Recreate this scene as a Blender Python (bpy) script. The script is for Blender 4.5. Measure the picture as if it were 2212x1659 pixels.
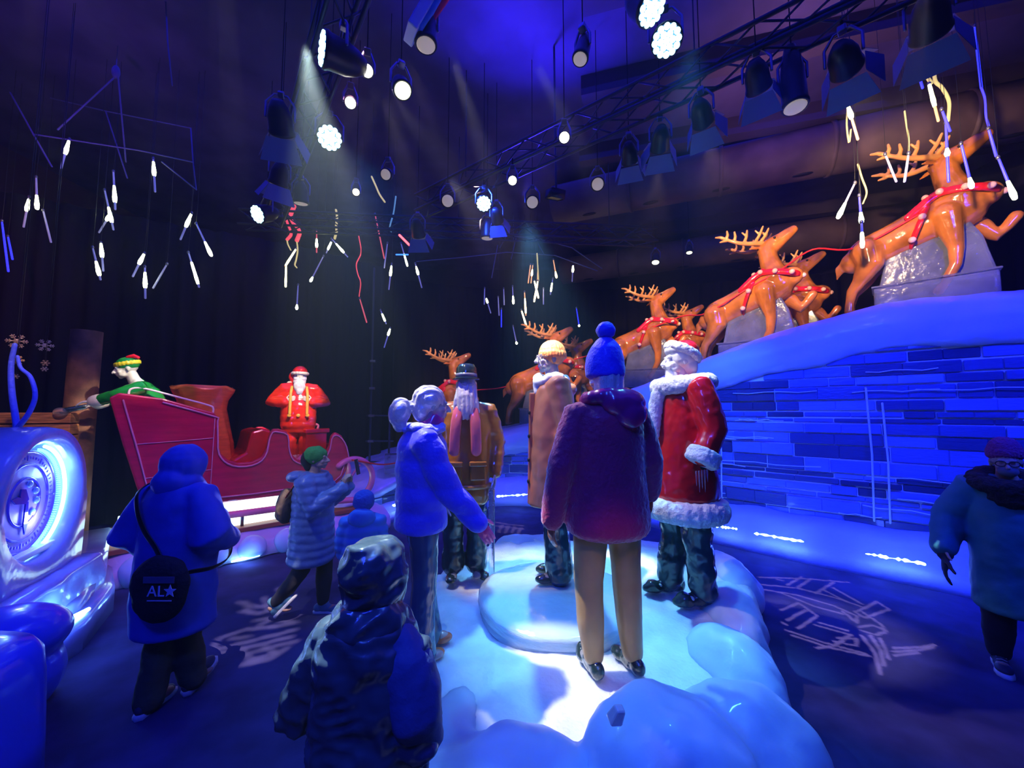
import bpy, bmesh, math, random
import numpy as np
from mathutils import Vector, Matrix, Euler, Quaternion, noise
V = Vector
R = math.radians
PI = math.pi
for o in list(bpy.data.objects): bpy.data.objects.remove(o)
SC = bpy.context.scene
COL = SC.collection
random.seed(7)

# ------------------------------------------------------------ camera
PITCH = R(4.0); FPX = 840.0; CAMZ = 2.0
cd = bpy.data.cameras.new('camera'); cam = bpy.data.objects.new('camera', cd); COL.objects.link(cam)
cam.location = (0, 0, CAMZ); cam.rotation_euler = (PI/2+PITCH, 0, 0)
cd.sensor_width = 36; cd.lens = 36*FPX/2212; cd.clip_start = .05; cd.clip_end = 100
SC.camera = cam
def ray(px, py):
    x = (px-1106)/FPX; y = -(py-829.5)/FPX
    return V((x, math.cos(PITCH)-y*math.sin(PITCH), math.sin(PITCH)+y*math.cos(PITCH)))
def at(px, py, d):                      # point of the room seen at a pixel, d metres in front
    r = ray(px, py); return V((0, 0, CAMZ)) + r*(d/r.y)
def lev(px, py, z=0.0):                 # point of the room seen at a pixel, at height z
    r = ray(px, py); return V((0, 0, CAMZ)) + r*((z-CAMZ)/r.z)
# ------------------------------------------------------------ world and exposure
w = bpy.data.worlds.new('world'); SC.world = w; w.use_nodes = True
w.node_tree.nodes['Background'].inputs[0].default_value = (.01, .012, .08, 1)
w.node_tree.nodes['Background'].inputs[1].default_value = .3
_v = w.node_tree.nodes.new('ShaderNodeVolumeScatter'); _v.inputs['Density'].default_value = .0065; _v.inputs['Anisotropy'].default_value = .5; _v.inputs['Color'].default_value = (.8, .85, 1, 1)   # thin stage haze
w.node_tree.links.new(_v.outputs[0], w.node_tree.nodes['World Output'].inputs['Volume'])
SC.view_settings.view_transform = 'Standard'; SC.view_settings.look = 'None'
SC.view_settings.exposure = 0.0; SC.view_settings.gamma = 1.0; SC.view_settings.use_curve_mapping = False

# ------------------------------------------------------------ lights (the hall's stage lamps and added fill)
def spot(loc, target, energy, color, size=50, blend=.5, rad=.06):
    l = bpy.data.lights.new('stage_light', 'SPOT'); l.energy = energy; l.color = color
    l.spot_size = R(size); l.spot_blend = blend; l.shadow_soft_size = rad
    o = bpy.data.objects.new('stage_light', l); COL.objects.link(o); o.location = loc
    o.rotation_euler = (V(target)-V(loc)).to_track_quat('-Z', 'Y').to_euler(); return o
def area(loc, target, energy, color, sx, sy):
    l = bpy.data.lights.new('fill_light', 'AREA'); l.energy = energy; l.color = color
    l.shape = 'RECTANGLE'; l.size = sx; l.size_y = sy
    o = bpy.data.objects.new('fill_light', l); COL.objects.link(o); o.location = loc
    o.rotation_euler = (V(target)-V(loc)).to_track_quat('-Z', 'Y').to_euler(); return o
BLUE = (.008, .02, 1.0); ICEB = (.10, .42, 1.0); CYAN = (.18, .62, 1.0); WARM = (1.0, .66, .34); WHITE = (1.0, .93, .85); VIO = (.35, .12, 1.0)
# blue washes over the ramp wall, the floor and the left snow bank
spot((1.7, 3.4, 4.6), (3.0, 6.6, 2.1), 900, (.03, .13, 1), 44, .9, .12)
spot((1.9, 2.7, 4.6), (4.0, 5.8, 1.0), 1000, (.008, .03, 1), 70, .9, .15)
spot((4.6, 1.0, 4.6), (5.6, 4.4, 2.0), 1600, BLUE, 90, .9, .15)
spot((-.5, 5.4, 5.2), (2.6, 7.6, 1.2), 1100, (.02,.07,1), 80, .9, .15)
spot((-.8, -1.2, 5.0), (.4, 3.2, 0), 420, (.015, .05, 1), 110, .9, .3)  # added blue fill from behind the camera, out of view
spot((-1.5, 3.0, 5.0), (-3.6, 3.2, .8), 520, (.04, .08, 1), 80, .9, .15)
spot((-.3, 6.2, 5.3), (-1.6, 7.6, .3), 420, (.16, .06, 1), 60, .9, .1)
# icy white-cyan light on the central mound
spot((.2, 5.6, 4.9), (.75, 3.5, .4), 1400, CYAN, 36, .7, .08)
spot((1.6, 3.2, 5.2), (.7, 3.0, .4), 300, (.10, .5, 1), 48, .8, .08)
spot((-1.9, 4.3, 5.0), (.3, 3.3, .4), 380, (.1, .4, 1), 60, .8, .08)
spot((-.4, .2, 4.9), (.9, 2.2, .3), 90, (.06, .25, 1), 70, .9, .2)  # added dim blue fill from above the camera
# white spots on the sculptures' heads
spot((-.5, 3.0, 4.95), (.3, 3.62, 2.6), 2400, (1, .9, .80), 12, .6, .04)
spot((-1.8, 3.1, 4.95), (-.50, 2.66, 2.12), 1700, WHITE, 12, .6, .04)
spot((.2, 3.1, 4.95), (1.45, 3.38, 2.6), 900, WHITE, 16, .6, .04)
spot((-.8, 4.6, 4.9), (.45, 2.5, 2.3), 450, (1, .85, .95), 15, .6, .04)
spot((-1.2, 3.4, 5.0), (1.45, 3.35, 1.7), 420, (1, .85, .8), 22, .8, .05)
spot((-1.2, 3.4, 5.0), (-.4, 3.8, 2.1), 800, (1, .8, .6), 20, .8, .05)
spot((-.9, 3.1, 5.0), (.3, 3.6, 1.9), 420, (1, .75, .55), 16, .8, .05)
# warm spots on the sleigh, its riders and the reindeer
spot((-1.3, 3.6, 5.2), (-3.5, 6.2, 2.4), 1300, (1, .80, .55), 14, .5, .05)
spot((-1.3, 3.6, 5.2), (-4.5, 4.9, 2.6), 1300, (1, .95, .75), 11, .6, .05)
spot((-1.3, 3.2, 5.2), (-3.6, 5.4, 1.4), 420, (1, .35, .50), 46, .8, .08)
spot((.2, 5.4, 5.3), (.8, 9.6, 3.0), 1000, WARM, 30, .7, .05)
spot((-.5, 5.4, 5.3), (-1.6, 9.8, 2.9), 1100, WARM, 28, .7, .05)
# blue light thrown up on the ceiling, dim brown on its right bays
spot((-.2, 3.2, 5.4), (-.2, 2.2, 7), 1500, (.02, .01, 1), 120, 1, .2)
spot((.2, 6.0, 5.4), (.4, 4.2, 7), 900, (.04, .02, 1), 110, 1, .2)
spot((3.4, 5.0, 5.3), (4.2, 5.2, 7), 120, (.85, .4, .8), 130, 1, .2)
spot((-5.5, 4.0, 5.0), (-6.0, 5.0, 7), 60, (.3, .08, .9), 130, 1, .2)

# added dim blue fill light over the whole hall, pale lamp on the nearest visitor, added warm fill on the nearest sculpture's legs
area((0, 3.5, 7.0), (0, 3.5, 0), 420, (.02, .02, 1), 12, 12)
spot((-1.7, 3.0, 5.0), (-.45, 1.3, 1.4), 3200, (.75, 1, .82), 13, .5, .03)
spot((-3.2, 2.4, 4.8), (-5.3, 4.3, 2.2), 260, WARM, 26, .8, .05)  # added warm fill on the snowflakes, crate and post
spot((-3.0, 1.6, 4.6), (-4.4, 3.6, 2.1), 260, (.06, .08, 1), 26, .8, .05)  # added blue fill that brightens the branch
spot((-2.6, 1.8, 5.0), (-2.0, 3.9, 1.2), 160, (.85, .95, .9), 18, .5, .03)
spot((1.3, -.4, 4.4), (.5, 2.5, .62), 130, (1, .6, .32), 11, .8, .1)
spot((-5.0, 2.0, 5.2), (-9.2, 5.6, 4.2), 240, (.9, .04, .05), 60, 1, .1)  # added red spot that tints the left curtain and wall
spot((5.6, .6, 4.8), (4.0, 3.1, 1.2), 40, (.3, 1, .9), 22, .8, .1)
# ------------------------------------------------------------ materials
MATS = {}
def mat(name, col, rough=.5, spec=.5, sss=0, sr=.05, trans=0, ior=1.45, bump=0, bscale=20, var=0, vscale=6,
        emit=None, estr=0, coat=0, metal=0, sheen=0, stretch=(1, 1, 1), attr=None, detail=4, bdist=.02):
    if name in MATS: return MATS[name]
    m = bpy.data.materials.new(name); m.use_nodes = True; nt = m.node_tree; b = nt.nodes['Principled BSDF']
    I = b.inputs
    I['Base Color'].default_value = (*col, 1); I['Roughness'].default_value = rough
    I['Specular IOR Level'].default_value = spec; I['Metallic'].default_value = metal
    I['Transmission Weight'].default_value = trans; I['IOR'].default_value = ior
    I['Subsurface Weight'].default_value = sss; I['Subsurface Radius'].default_value = (1, 1, 1); I['Subsurface Scale'].default_value = sr
    I['Coat Weight'].default_value = coat; I['Coat Roughness'].default_value = .08
    I['Sheen Weight'].default_value = sheen; I['Sheen Roughness'].default_value = .4
    if emit: I['Emission Color'].default_value = (*emit, 1); I['Emission Strength'].default_value = estr
    if bump or var:
        tc = nt.nodes.new('ShaderNodeTexCoord'); mp = nt.nodes.new('ShaderNodeMapping')
        mp.inputs['Scale'].default_value = stretch; nt.links.new(tc.outputs['Object'], mp.inputs[0])
    if bump:
        n = nt.nodes.new('ShaderNodeTexNoise'); n.inputs['Scale'].default_value = bscale; n.inputs['Detail'].default_value = detail
        nt.links.new(mp.outputs[0], n.inputs['Vector'])
        bu = nt.nodes.new('ShaderNodeBump'); bu.inputs['Strength'].default_value = bump; bu.inputs['Distance'].default_value = bdist
        nt.links.new(n.outputs[0], bu.inputs['Height']); nt.links.new(bu.outputs[0], I['Normal'])
    src = None
    if var:
        n = nt.nodes.new('ShaderNodeTexNoise'); n.inputs['Scale'].default_value = vscale; n.inputs['Detail'].default_value = 3
        nt.links.new(mp.outputs[0], n.inputs['Vector']); src = n.outputs[0]; lo, hi = .35, .65
    if attr:
        a = nt.nodes.new('ShaderNodeAttribute'); a.attribute_name = attr; src = a.outputs['Fac']; lo, hi = 0, 1; var = var or .5
    if src:
        r = nt.nodes.new('ShaderNodeValToRGB'); e = r.color_ramp.elements
        e[0].position = lo; e[1].position = hi
        e[0].color = (*[c*(1-var) for c in col], 1); e[1].color = (*[min(1, c*(1+var*.5)) for c in col], 1)
        nt.links.new(src, r.inputs[0]); nt.links.new(r.outputs[0], I['Base Color'])
    MATS[name] = m; return m
def glow(name, col, s): return mat(name, (.02, .02, .02), .4, emit=col, estr=s)
snow = mat('packed_snow', (.74, .83, .90), .45, sss=.6, sr=.08, bump=.5, bscale=26, var=.14, vscale=3, bdist=.02)
iceboulder = mat('glazed_snow', (.52, .66, .92), .42, sss=.8, sr=.15, bump=.25, bscale=7, coat=.12, var=.15, vscale=2, bdist=.03)
clear = mat('clear_ice', (.93, .96, 1), .06, trans=.9, ior=1.36, bump=.5, bscale=24, bdist=.012)
clearface = mat('clear_carved_ice', (.95, .97, 1), .05, trans=.7, ior=1.4, bump=.5, bscale=40, coat=1, bdist=.006)
hairice = mat('combed_clear_ice', (.97, .97, 1), .12, trans=.3, ior=1.4, bump=.8, bscale=45, coat=1, stretch=(3, .5, 1), bdist=.012, metal=.15)
cloudy = mat('cloudy_ice', (.55, .60, .74), .12, trans=.8, ior=1.31, bump=.5, bscale=12, coat=.3, sss=.2, var=.25, vscale=5, bdist=.02)
brick = mat('stacked_ice', (.16, .24, .80), .2, trans=.12, ior=1.31, sss=.3, sr=.1, bump=.5, bscale=9, coat=.4, attr='tint', var=.8, stretch=(1, 1, 4), bdist=.02)
caps = mat('smooth_snow', (.55, .65, .95), .38, sss=.3, sr=.1, bump=.35, bscale=5, coat=.25, bdist=.03)
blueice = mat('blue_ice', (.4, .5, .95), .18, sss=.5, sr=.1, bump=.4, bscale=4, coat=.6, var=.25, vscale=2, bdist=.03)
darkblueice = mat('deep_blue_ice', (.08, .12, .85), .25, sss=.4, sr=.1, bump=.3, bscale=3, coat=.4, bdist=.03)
carpet = mat('carpet', (.05, .048, .15), .95, spec=.1, bump=.6, bscale=160, var=.3, vscale=3, bdist=.004)
blackp = mat('black_paint', (.012, .012, .016), .4)
blackc = mat('black_cloth', (.010, .010, .016), .9, spec=.1)
dceil = mat('ceiling_panels', (.10, .075, .16), .8, bump=.3, bscale=3, var=.35, vscale=1.2, stretch=(1, 1, 1))
ductm = mat('duct_brown', (.16, .10, .11), .6, var=.3, vscale=2)
metal = mat('metal_pipe', (.25, .26, .32), .35, metal=.8)
def iced(name, col, **k):
    d = dict(rough=.2, sss=.35, sr=.05, bump=.35, bscale=9, coat=.7, var=.18, vscale=4, bdist=.015); d.update(k)
    return mat(name, col, **d)
deer_m = iced('amber_brown_ice', (.58, .18, .025), var=.45, vscale=3, coat=1, rough=.15, sss=.25)
antler_m = iced('pale_amber_ice', (.80, .36, .10), coat=.5)
redice = iced('red_ice', (.75, .015, .02))
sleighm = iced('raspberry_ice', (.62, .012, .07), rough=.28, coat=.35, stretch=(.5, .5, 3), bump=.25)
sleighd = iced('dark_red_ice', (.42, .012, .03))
pinktrim = iced('pink_ice', (.9, .30, .40), coat=.4)
sackm = iced('orange_ice', (.85, .20, .05), stretch=(1, 1, 4))
goldm = iced('gold_ice', (.95, .50, .06))
greenice = iced('green_ice', (.015, .30, .04), coat=.9)
whiteice = iced('white_ice', (.85, .86, .84), rough=.35, coat=.4)
fur = mat('frosted_fur_ice', (.78, .80, .82), .7, sss=.4, sr=.03, bump=1, bscale=38, bdist=.02)
darkboot = iced('black_green_ice', (.02, .045, .045), rough=.1, coat=1, bump=.7, bscale=14, bdist=.03)
darktrs = iced('dark_teal_ice', (.02, .06, .08), rough=.15, coat=.8)

# ------------------------------------------------------------ mesh tools
class M:
    def __init__(s): s.v = []; s.f = []
    def add(s, vs, fs):
        n = len(s.v); s.v += [tuple(v) for v in vs]; s.f += [tuple(i+n for i in f) for f in fs]; return s
    def loft(s, rings, cap=True, closed=True):
        n = len(rings[0]); vs = [p for r in rings for p in r]; fs = []
        m = n if closed else n-1
        for i in range(len(rings)-1):
            for j in range(m):
                a = i*n+j; b = i*n+(j+1) % n; fs.append((a, b, b+n, a+n))
        if cap: fs.append(tuple(range(n-1, -1, -1))); k = (len(rings)-1)*n; fs.append(tuple(k+j for j in range(n)))
        return s.add(vs, fs)
    def tube(s, pts, rad, n=12, flat=1.0, up=None, ends=True):
        pts = [V(p) for p in pts]
        if not isinstance(rad, (list, tuple)): rad = [rad]*len(pts)
        rings = []; T = []
        for i in range(len(pts)):
            a = pts[max(0, i-1)]; b = pts[min(len(pts)-1, i+1)]; T.append((b-a).normalized())
        u = V(up) if up else (V((0, 0, 1)) if abs(T[0].z) < .9 else V((1, 0, 0)))
        N = (u-T[0]*u.dot(T[0])).normalized()
        P = []
        for i, t in enumerate(T):
            if i: N = (N-t*N.dot(t)).normalized()
            P.append((pts[i], t, N.copy(), rad[i]))
        if ends:
            p, t, N0, r = P[0]; pre = [(p-t*r*math.sin(a), t, N0, r*math.cos(a)) for a in (1.35, .9, .45)]
            p, t, N1, r = P[-1]; post = [(p+t*r*math.sin(a), t, N1, r*math.cos(a)) for a in (.45, .9, 1.35)]
            P = pre+P+post
        for p, t, N_, r in P:
            B = t.cross(N_); rings.append([p+N_*(r*math.cos(2*PI*j/n))+B*(r*flat*math.sin(2*PI*j/n)) for j in range(n)])
        return s.loft(rings)
    def ell(s, c, r, rot=None, n=16, k=10):
        c = V(c); r = (r, r, r) if isinstance(r, (int, float)) else r; rings = []
        for i in range(1, k):
            a = PI*i/k-PI/2
            ring = []
            for j in range(n):
                p = V((r[0]*math.cos(a)*math.cos(2*PI*j/n), r[1]*math.cos(a)*math.sin(2*PI*j/n), r[2]*math.sin(a)))
                if rot: p = rot @ p
                ring.append(c+p)
            rings.append(ring)
        return s.loft(rings)
    def stack(s, rows, n=28, pw=2.0):            # rows: (z, cx, cy, rx, ry)
        rings = []
        for z, cx, cy, rx, ry in rows:
            ring = []
            for j in range(n):
                a = 2*PI*j/n; ca, sa = math.cos(a), math.sin(a); e = 2/pw
                ring.append(V((cx+rx*math.copysign(abs(ca)**e, ca), cy+ry*math.copysign(abs(sa)**e, sa), z)))
            rings.append(ring)
        return s.loft(rings)
    def box(s, c, sz, rot=None, taper=1.0):
        c = V(c); x, y, z = [q/2 for q in sz]; vs = []
        for k, q in ((-z, 1), (z, taper)):
            for a, b in ((-x, -y), (x, -y), (x, y), (-x, y)):
                p = V((a*q, b*q, k)); vs.append(c+(rot @ p if rot else p))
        return s.add(vs, [(3, 2, 1, 0), (4, 5, 6, 7), (0, 1, 5, 4), (1, 2, 6, 5), (2, 3, 7, 6), (3, 0, 4, 7)])
    def slab(s, poly, f0, f1):                   # polygon mapped by two functions to the two faces
        n = len(poly); vs = [f0(*p) for p in poly]+[f1(*p) for p in poly]
        fs = [tuple(range(n-1, -1, -1)), tuple(range(n, 2*n))]+[(i, (i+1) % n, n+(i+1) % n, n+i) for i in range(n)]
        return s.add(vs, fs)
    def mesh(s, name='m'):
        me = bpy.data.meshes.new(name); me.from_pydata(s.v, [], s.f)
        bm = bmesh.new(); bm.from_mesh(me); bmesh.ops.recalc_face_normals(bm, faces=bm.faces); bm.to_mesh(me); bm.free()
        return me
    def build(s, name, m, parent=None, smooth=True, bevel=0):
        me = s.mesh(name); return link(name, me, m, parent, smooth, bevel)
    def voxel(s, name, m, parent=None, vox=.012, smooth=4, disp=None, dec=0, bake_smooth=True):
        me = s.mesh(name); ob = bpy.data.objects.new('tmp', me); COL.objects.link(ob)
        md = ob.modifiers.new('r', 'REMESH'); md.mode = 'VOXEL'; md.voxel_size = vox; md.adaptivity = 0
        if smooth: sm = ob.modifiers.new('s', 'SMOOTH'); sm.factor = .5; sm.iterations = smooth
        dg = bpy.context.evaluated_depsgraph_get(); dg.update()
        m2 = bpy.data.meshes.new_from_object(ob.evaluated_get(dg)); m2.name = name
        bpy.data.objects.remove(ob); bpy.data.meshes.remove(me)
        if disp: displace(m2, disp)
        return link(name, m2, m, parent, True)
def displace(me, fn):
    nrm = [v.normal.copy() for v in me.vertices]
    for v, n in zip(me.vertices, nrm): v.co = v.co+n*fn(v.co)
def link(name, me, m, parent=None, smooth=True, bevel=0):
    me.name = name
    if me.materials: me.materials.clear()
    me.materials.append(m)
    if smooth and len(me.polygons): me.polygons.foreach_set('use_smooth', [True]*len(me.polygons))
    o = bpy.data.objects.new(name, me); COL.objects.link(o)
    if parent is not None: o.parent = parent
    if bevel:
        b = o.modifiers.new('bevel', 'BEVEL'); b.width = bevel; b.segments = 2; b.limit_method = 'ANGLE'
        for p in me.polygons: p.use_smooth = False
    return o
def tag(o, label, cat, group=None, kind=None):
    if label: o['label'] = label
    if cat: o['category'] = cat
    if group: o['group'] = group
    if kind: o['kind'] = kind
    return o
def thing(name, loc, label, cat, rz=0, group=None, rot=None):
    o = bpy.data.objects.new(name, None); COL.objects.link(o); o.location = loc
    o.rotation_euler = rot if rot else (0, 0, rz); o.empty_display_size = .1
    return tag(o, label, cat, group)
def struct(o): o['kind'] = 'structure'; return o
def nz(p, s, seed=0): return noise.noise(V((p[0]*s+seed, p[1]*s, p[2]*s)))
def smoothpts(pts, k=6):                       # Catmull-Rom through points (any length tuples)
    P = [np.array(p, float) for p in pts]; P = [2*P[0]-P[1]]+P+[2*P[-1]-P[-2]]; out = []
    for i in range(1, len(P)-2):
        for j in range(k):
            t = j/k
            out.append(.5*((2*P[i])+(-P[i-1]+P[i+1])*t+(2*P[i-1]-5*P[i]+4*P[i+1]-P[i+2])*t*t+(-P[i-1]+3*P[i]-3*P[i+1]+P[i+2])*t**3))
    out.append(P[-2]); return out
def copy_tree(o, parent=None):
    c = o.copy(); COL.objects.link(c)
    if parent is not None: c.parent = parent
    for ch in [x for x in o.children]: copy_tree(ch, c)
    return c
# ============================================================ ROOM
struct(M().box((0, 4.5, -.05), (20, 19, .1)).build('floor', carpet, smooth=False))
CZ = 7.2
struct(M().box((0, 4.5, CZ+.05), (20, 19, .1)).build('ceiling', dceil, smooth=False))
darkwall = mat('dark_wall', (.02, .018, .03), .9, var=.3, vscale=1)
struct(M().box((-10.05, 4.5, CZ/2), (.1, 19, CZ)).build('wall_left', mat('maroon_wall', (.07, .02, .05), .9, var=.5, vscale=.6), smooth=False))
struct(M().box((10.05, 4.5, CZ/2), (.1, 19, CZ)).build('wall_right', darkwall, smooth=False))
struct(M().box((0, 14.05, CZ/2), (20, .1, CZ)).build('wall_back', darkwall, smooth=False))
struct(M().box((0, -5.05, CZ/2), (20, .1, CZ)).build('wall_front', darkwall, smooth=False))
# ceiling bays: joists across the right half
for i, (y0, z0) in enumerate(((2.0, .0), (3.4, .0), (4.8, .0), (6.4, .0), (8.2, 0), (10.2, 0))):
    a = V((.6+i*.25, y0+1.0, CZ-.16)); b = V((9.9, y0-1.5, CZ-.16)); d = b-a
    rot = Matrix.Rotation(math.atan2(d.y, d.x), 3, 'Z')
    struct(M().box((a+b)/2, (d.length, .22, .32), rot).build('trim_%d' % (i+1), mat('joist', (.07, .05, .075), .7), smooth=False))
def duct(a, b, r, label):
    a = V(a); b = V(b); t = thing('air_duct', a, label, 'duct'); d = b-a
    M().tube([V((0, 0, 0)), d*.33, d*.66, d], r, 24, ends=False).build('duct_tube', ductm, t)
    for k in range(1, 5): 
        p = d*(k/5); q = d.normalized()*.03
        M().tube([p-q, p+q], r*1.05, 24, ends=False).build('joint_ring', ductm, t)
    for k in range(6):
        v = M()
        p = d*((k+.6)/6.6)+V((0, -.25, -.95)).normalized()*r*1.0
        v.ell(p, (.16, .05, .02), Matrix.Rotation(math.atan2(d.y, d.x), 3, 'Z'))
        v.build('vent_slot', blackp, t)
duct((1.0, 8.6, 6.7), (8.5, 5.0, 6.4), .42, 'brown perforated air duct above the middle reindeer')
duct((1.6, 12.0, 6.4), (9.5, 8.4, 6.3), .40, 'brown perforated air duct farther back under the ceiling')

# curtains
def curtain(pts, z0, z1, label, amp=.07, m=blackc):
    P = smoothpts(pts, 8); L = 0; base = None
    cum = [0]
    for i in range(1, len(P)): cum.append(cum[-1]+np.linalg.norm(P[i]-P[i-1]))
    n = int(cum[-1]/.045); rows = []
    for zi in range(5):
        z = z0+(z1-z0)*zi/4; row = []
        for k in range(n+1):
            s = cum[-1]*k/n; x = np.interp(s, cum, [p[0] for p in P]); y = np.interp(s, cum, [p[1] for p in P])
            j = min(len(P)-2, max(0, int(np.searchsorted(cum, s))-1)); t = P[j+1]-P[j]; t = t/np.linalg.norm(t)
            a = amp*(math.sin(s*17+math.sin(s*3.1)*2)+.4*math.sin(s*31+zi*.3))*(1.1-.12*zi)
            row.append(V((x-t[1]*a, y+t[0]*a, z)))
        rows.append(row)
    m_ = M().loft(rows, cap=False, closed=False)
    o = m_.build('curtain', m); sd = o.modifiers.new('thick', 'SOLIDIFY'); sd.thickness = .012
    return tag(o, label, 'curtain')
curtain([(-9.7, 5.2), (-7.2, 6.9), (-4.8, 8.2), (-3.2, 9.6)], .02, 5.6, 'black pleated curtain hanging behind the red sleigh', m=mat('dark_curtain', (.015, .013, .02), .9, spec=.1))
curtain([(-3.6, 11.6), (0, 12.6), (4, 12.4), (9.5, 11.0)], .02, 6.0, 'black curtain along the back behind the hanging centre lights')
curtain([(9.6, 9.8), (9.4, 6.0), (9.6, 1.0)], .02, 5.4, 'black curtain behind the topmost reindeer on the right')

# ============================================================ RAMP WALL
ST = smoothpts([(-3.0, 5.9, .22), (-2.75, 6.9, .50), (-2.2, 7.7, .85), (-1.1, 8.5, 1.30), (0.05, 8.8, 1.62), (1.4, 8.4, 1.98), (2.45, 7.5, 2.52),
                (3.3, 6.4, 2.96), (4.1, 5.6, 3.24), (4.9, 4.9, 3.42), (5.7, 4.1, 3.36), (6.6, 3.2, 3.2), (7.6, 2.2, 3.0)], 8)
def norms(S):
    out = []
    for i in range(len(S)):
        t = S[min(i+1, len(S)-1)]-S[max(i-1, 0)]; t = t[:2]/np.linalg.norm(t[:2]); out.append(np.array((t[1], -t[0])))
    return out
NS = norms(ST)        # towards the viewer's side
ramp = thing('snow_ramp', (3.3, 6.4, 0), 'tall curved ramp of stacked blue ice with a rounded snow top, under the reindeer', 'ramp')
def rp(i, off, z): return V((ST[i][0]+NS[i][0]*off, ST[i][1]+NS[i][1]*off, z))-V(ramp.location)
def prof(i):
    zt = ST[i][2]; ct = min(.62, zt*.38); p = rp(i, 0, 0)
    k = nz(ST[i], 1.3)*.10; 
    return [(-.3, zt-ct), (.03, zt-ct+k*.6), (.13, zt-ct*.8+k), (.17, zt-ct*.5), (.10, zt-ct*.2), (-.06, zt-.02), (-.35, zt+.03), (-1.2, zt+.02+k*.3), (-2.4, zt), (-2.5, zt-.5), (-1.2, zt-ct-.1)]
sub = range(len(ST))
M().loft([[rp(i, o, z) for o, z in prof(i)] for i in sub]).voxel('snow_cap', caps, ramp, .045, 3, lambda c: .03*nz(c, 2.2)+.012*nz(c, 7))
# base skirt of snow
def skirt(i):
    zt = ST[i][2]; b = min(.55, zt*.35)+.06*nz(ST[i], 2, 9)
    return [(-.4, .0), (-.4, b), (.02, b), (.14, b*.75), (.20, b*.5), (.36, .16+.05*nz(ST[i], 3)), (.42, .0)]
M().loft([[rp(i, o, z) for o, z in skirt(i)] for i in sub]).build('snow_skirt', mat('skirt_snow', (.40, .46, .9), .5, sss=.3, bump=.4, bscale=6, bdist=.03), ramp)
# back fill so that the ramp is solid from behind
M().loft([[rp(i, -.45, 0), rp(i, -.45, max(.1, ST[i][2]-.3)), rp(i, -2.35, max(.1, ST[i][2]-.2)), rp(i, -2.35, 0)] for i in sub]).build('ramp_core', caps, ramp, smooth=False)
# stacked ice courses
cum = [0]
for i in range(1, len(ST)): cum.append(cum[-1]+np.linalg.norm((ST[i]-ST[i-1])[:2]))
LT = cum[-1]; xs = [p[0] for p in ST]; ys = [p[1] for p in ST]; zs = [p[2] for p in ST]; nx = [n[0] for n in NS]; ny = [n[1] for n in NS]
def rs(s, off, z): return V((np.interp(s, cum, xs)+np.interp(s, cum, nx)*off, np.interp(s, cum, ys)+np.interp(s, cum, ny)*off, z))-V(ramp.location)
bw = M(); tints = []; rnd = random.Random(3); z = .12
while z < 3.1:
    h = rnd.choice((.07, .09, .12, .15, .19)); s = rnd.uniform(-.4, 0)
    while s < LT:
        L = rnd.choice((.28, .45, .6, .8, 1.0)); s0, s1 = max(0, s), min(LT, s+L); s += L
        if s1-s0 < .05: continue
        zt = np.interp((s0+s1)/2, cum, zs)
        if z+h > zt-min(.62, zt*.38)+.12: continue
        off = rnd.uniform(-.025, .02); g = .006; gz = rnd.choice((.004, .009, .014)); t = rnd.random()**1.5
        k = 3 if L > .5 else 2
        for a in range(k-1):
            A, B = s0+(s1-s0)*a/(k-1), s0+(s1-s0)*(a+1)/(k-1); A += g if a == 0 else 0; B -= g if a == k-2 else 0
            p = [rs(A, off, z+gz), rs(B, off, z+gz), rs(B, -.4, z+gz), rs(A, -.4, z+gz), rs(A, off+rnd.uniform(-.01, .01), z+h-gz), rs(B, off, z+h-gz), rs(B, -.4, z+h-gz), rs(A, -.4, z+h-gz)]
            bw.add(p, [(3, 2, 1, 0), (4, 5, 6, 7), (0, 1, 5, 4), (1, 2, 6, 5), (2, 3, 7, 6), (3, 0, 4, 7)]); tints += [t]*8
    z += h
M().loft([[rp(i, o, z) for o, z in ((-.035, .05), (-.035, max(.1, ST[i][2]-.3)), (-.30, max(.1, ST[i][2]-.3)), (-.30, .05))] for i in sub]).build('frost_backing', mat('frost_joint', (.75, .85, 1), .5, sss=.2), ramp, smooth=False)
bo = bw.build('ice_courses', brick, ramp, smooth=False)
at_ = bo.data.attributes.new('tint', 'FLOAT', 'POINT'); at_.data.foreach_set('value', tints)
bv = bo.modifiers.new('bevel', 'BEVEL'); bv.width = .008; bv.segments = 1
frm = mat('frost_rib', (.6, .75, 1), .3, sss=.3)
for k in range(46):
    fr = M()
    s0 = rnd.uniform(LT*.42, LT*.97); zt = np.interp(s0, cum, zs); zz = rnd.uniform(.6, max(.7, zt-.75)); L = rnd.uniform(.3, 1.4)
    q = [rs(min(LT, s0+L*j/5), .035, zz+.012*math.sin(j*2+k)) for j in range(6)]
    fr.tube(q, .0065, 5).build('frost_rib', frm, ramp)
for s0, h0, h1 in ((LT*.60, .65, 2.05), (LT*.72, .6, 2.3), (LT*.73, .6, 2.1), (LT*.52, .6, 1.6)):
    M().tube([rs(s0, .035, h0), rs(s0+.02, .035, (h0+h1)/2), rs(s0, .035, h1)], .012, 6).build('frost_rib', frm, ramp)
stripm = glow('strip_light', (.25, .6, 1), 14)
def strip_at(a, b):
    a = V(a); b = V(b); d = (b-a).normalized(); n = V((-d.y, d.x, 0)); q = []
    rr = random.Random(int(a.x*100)); 
    q = [a+(b-a)*(j/19)+V((0, 0, rr.uniform(-.004, .004))) for j in range(20)]
    return M().tube([p-V(ramp.location) for p in q], [rr.choice((.003, .006, .010, .016, .022)) for _ in q], 6, 1.8)
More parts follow.
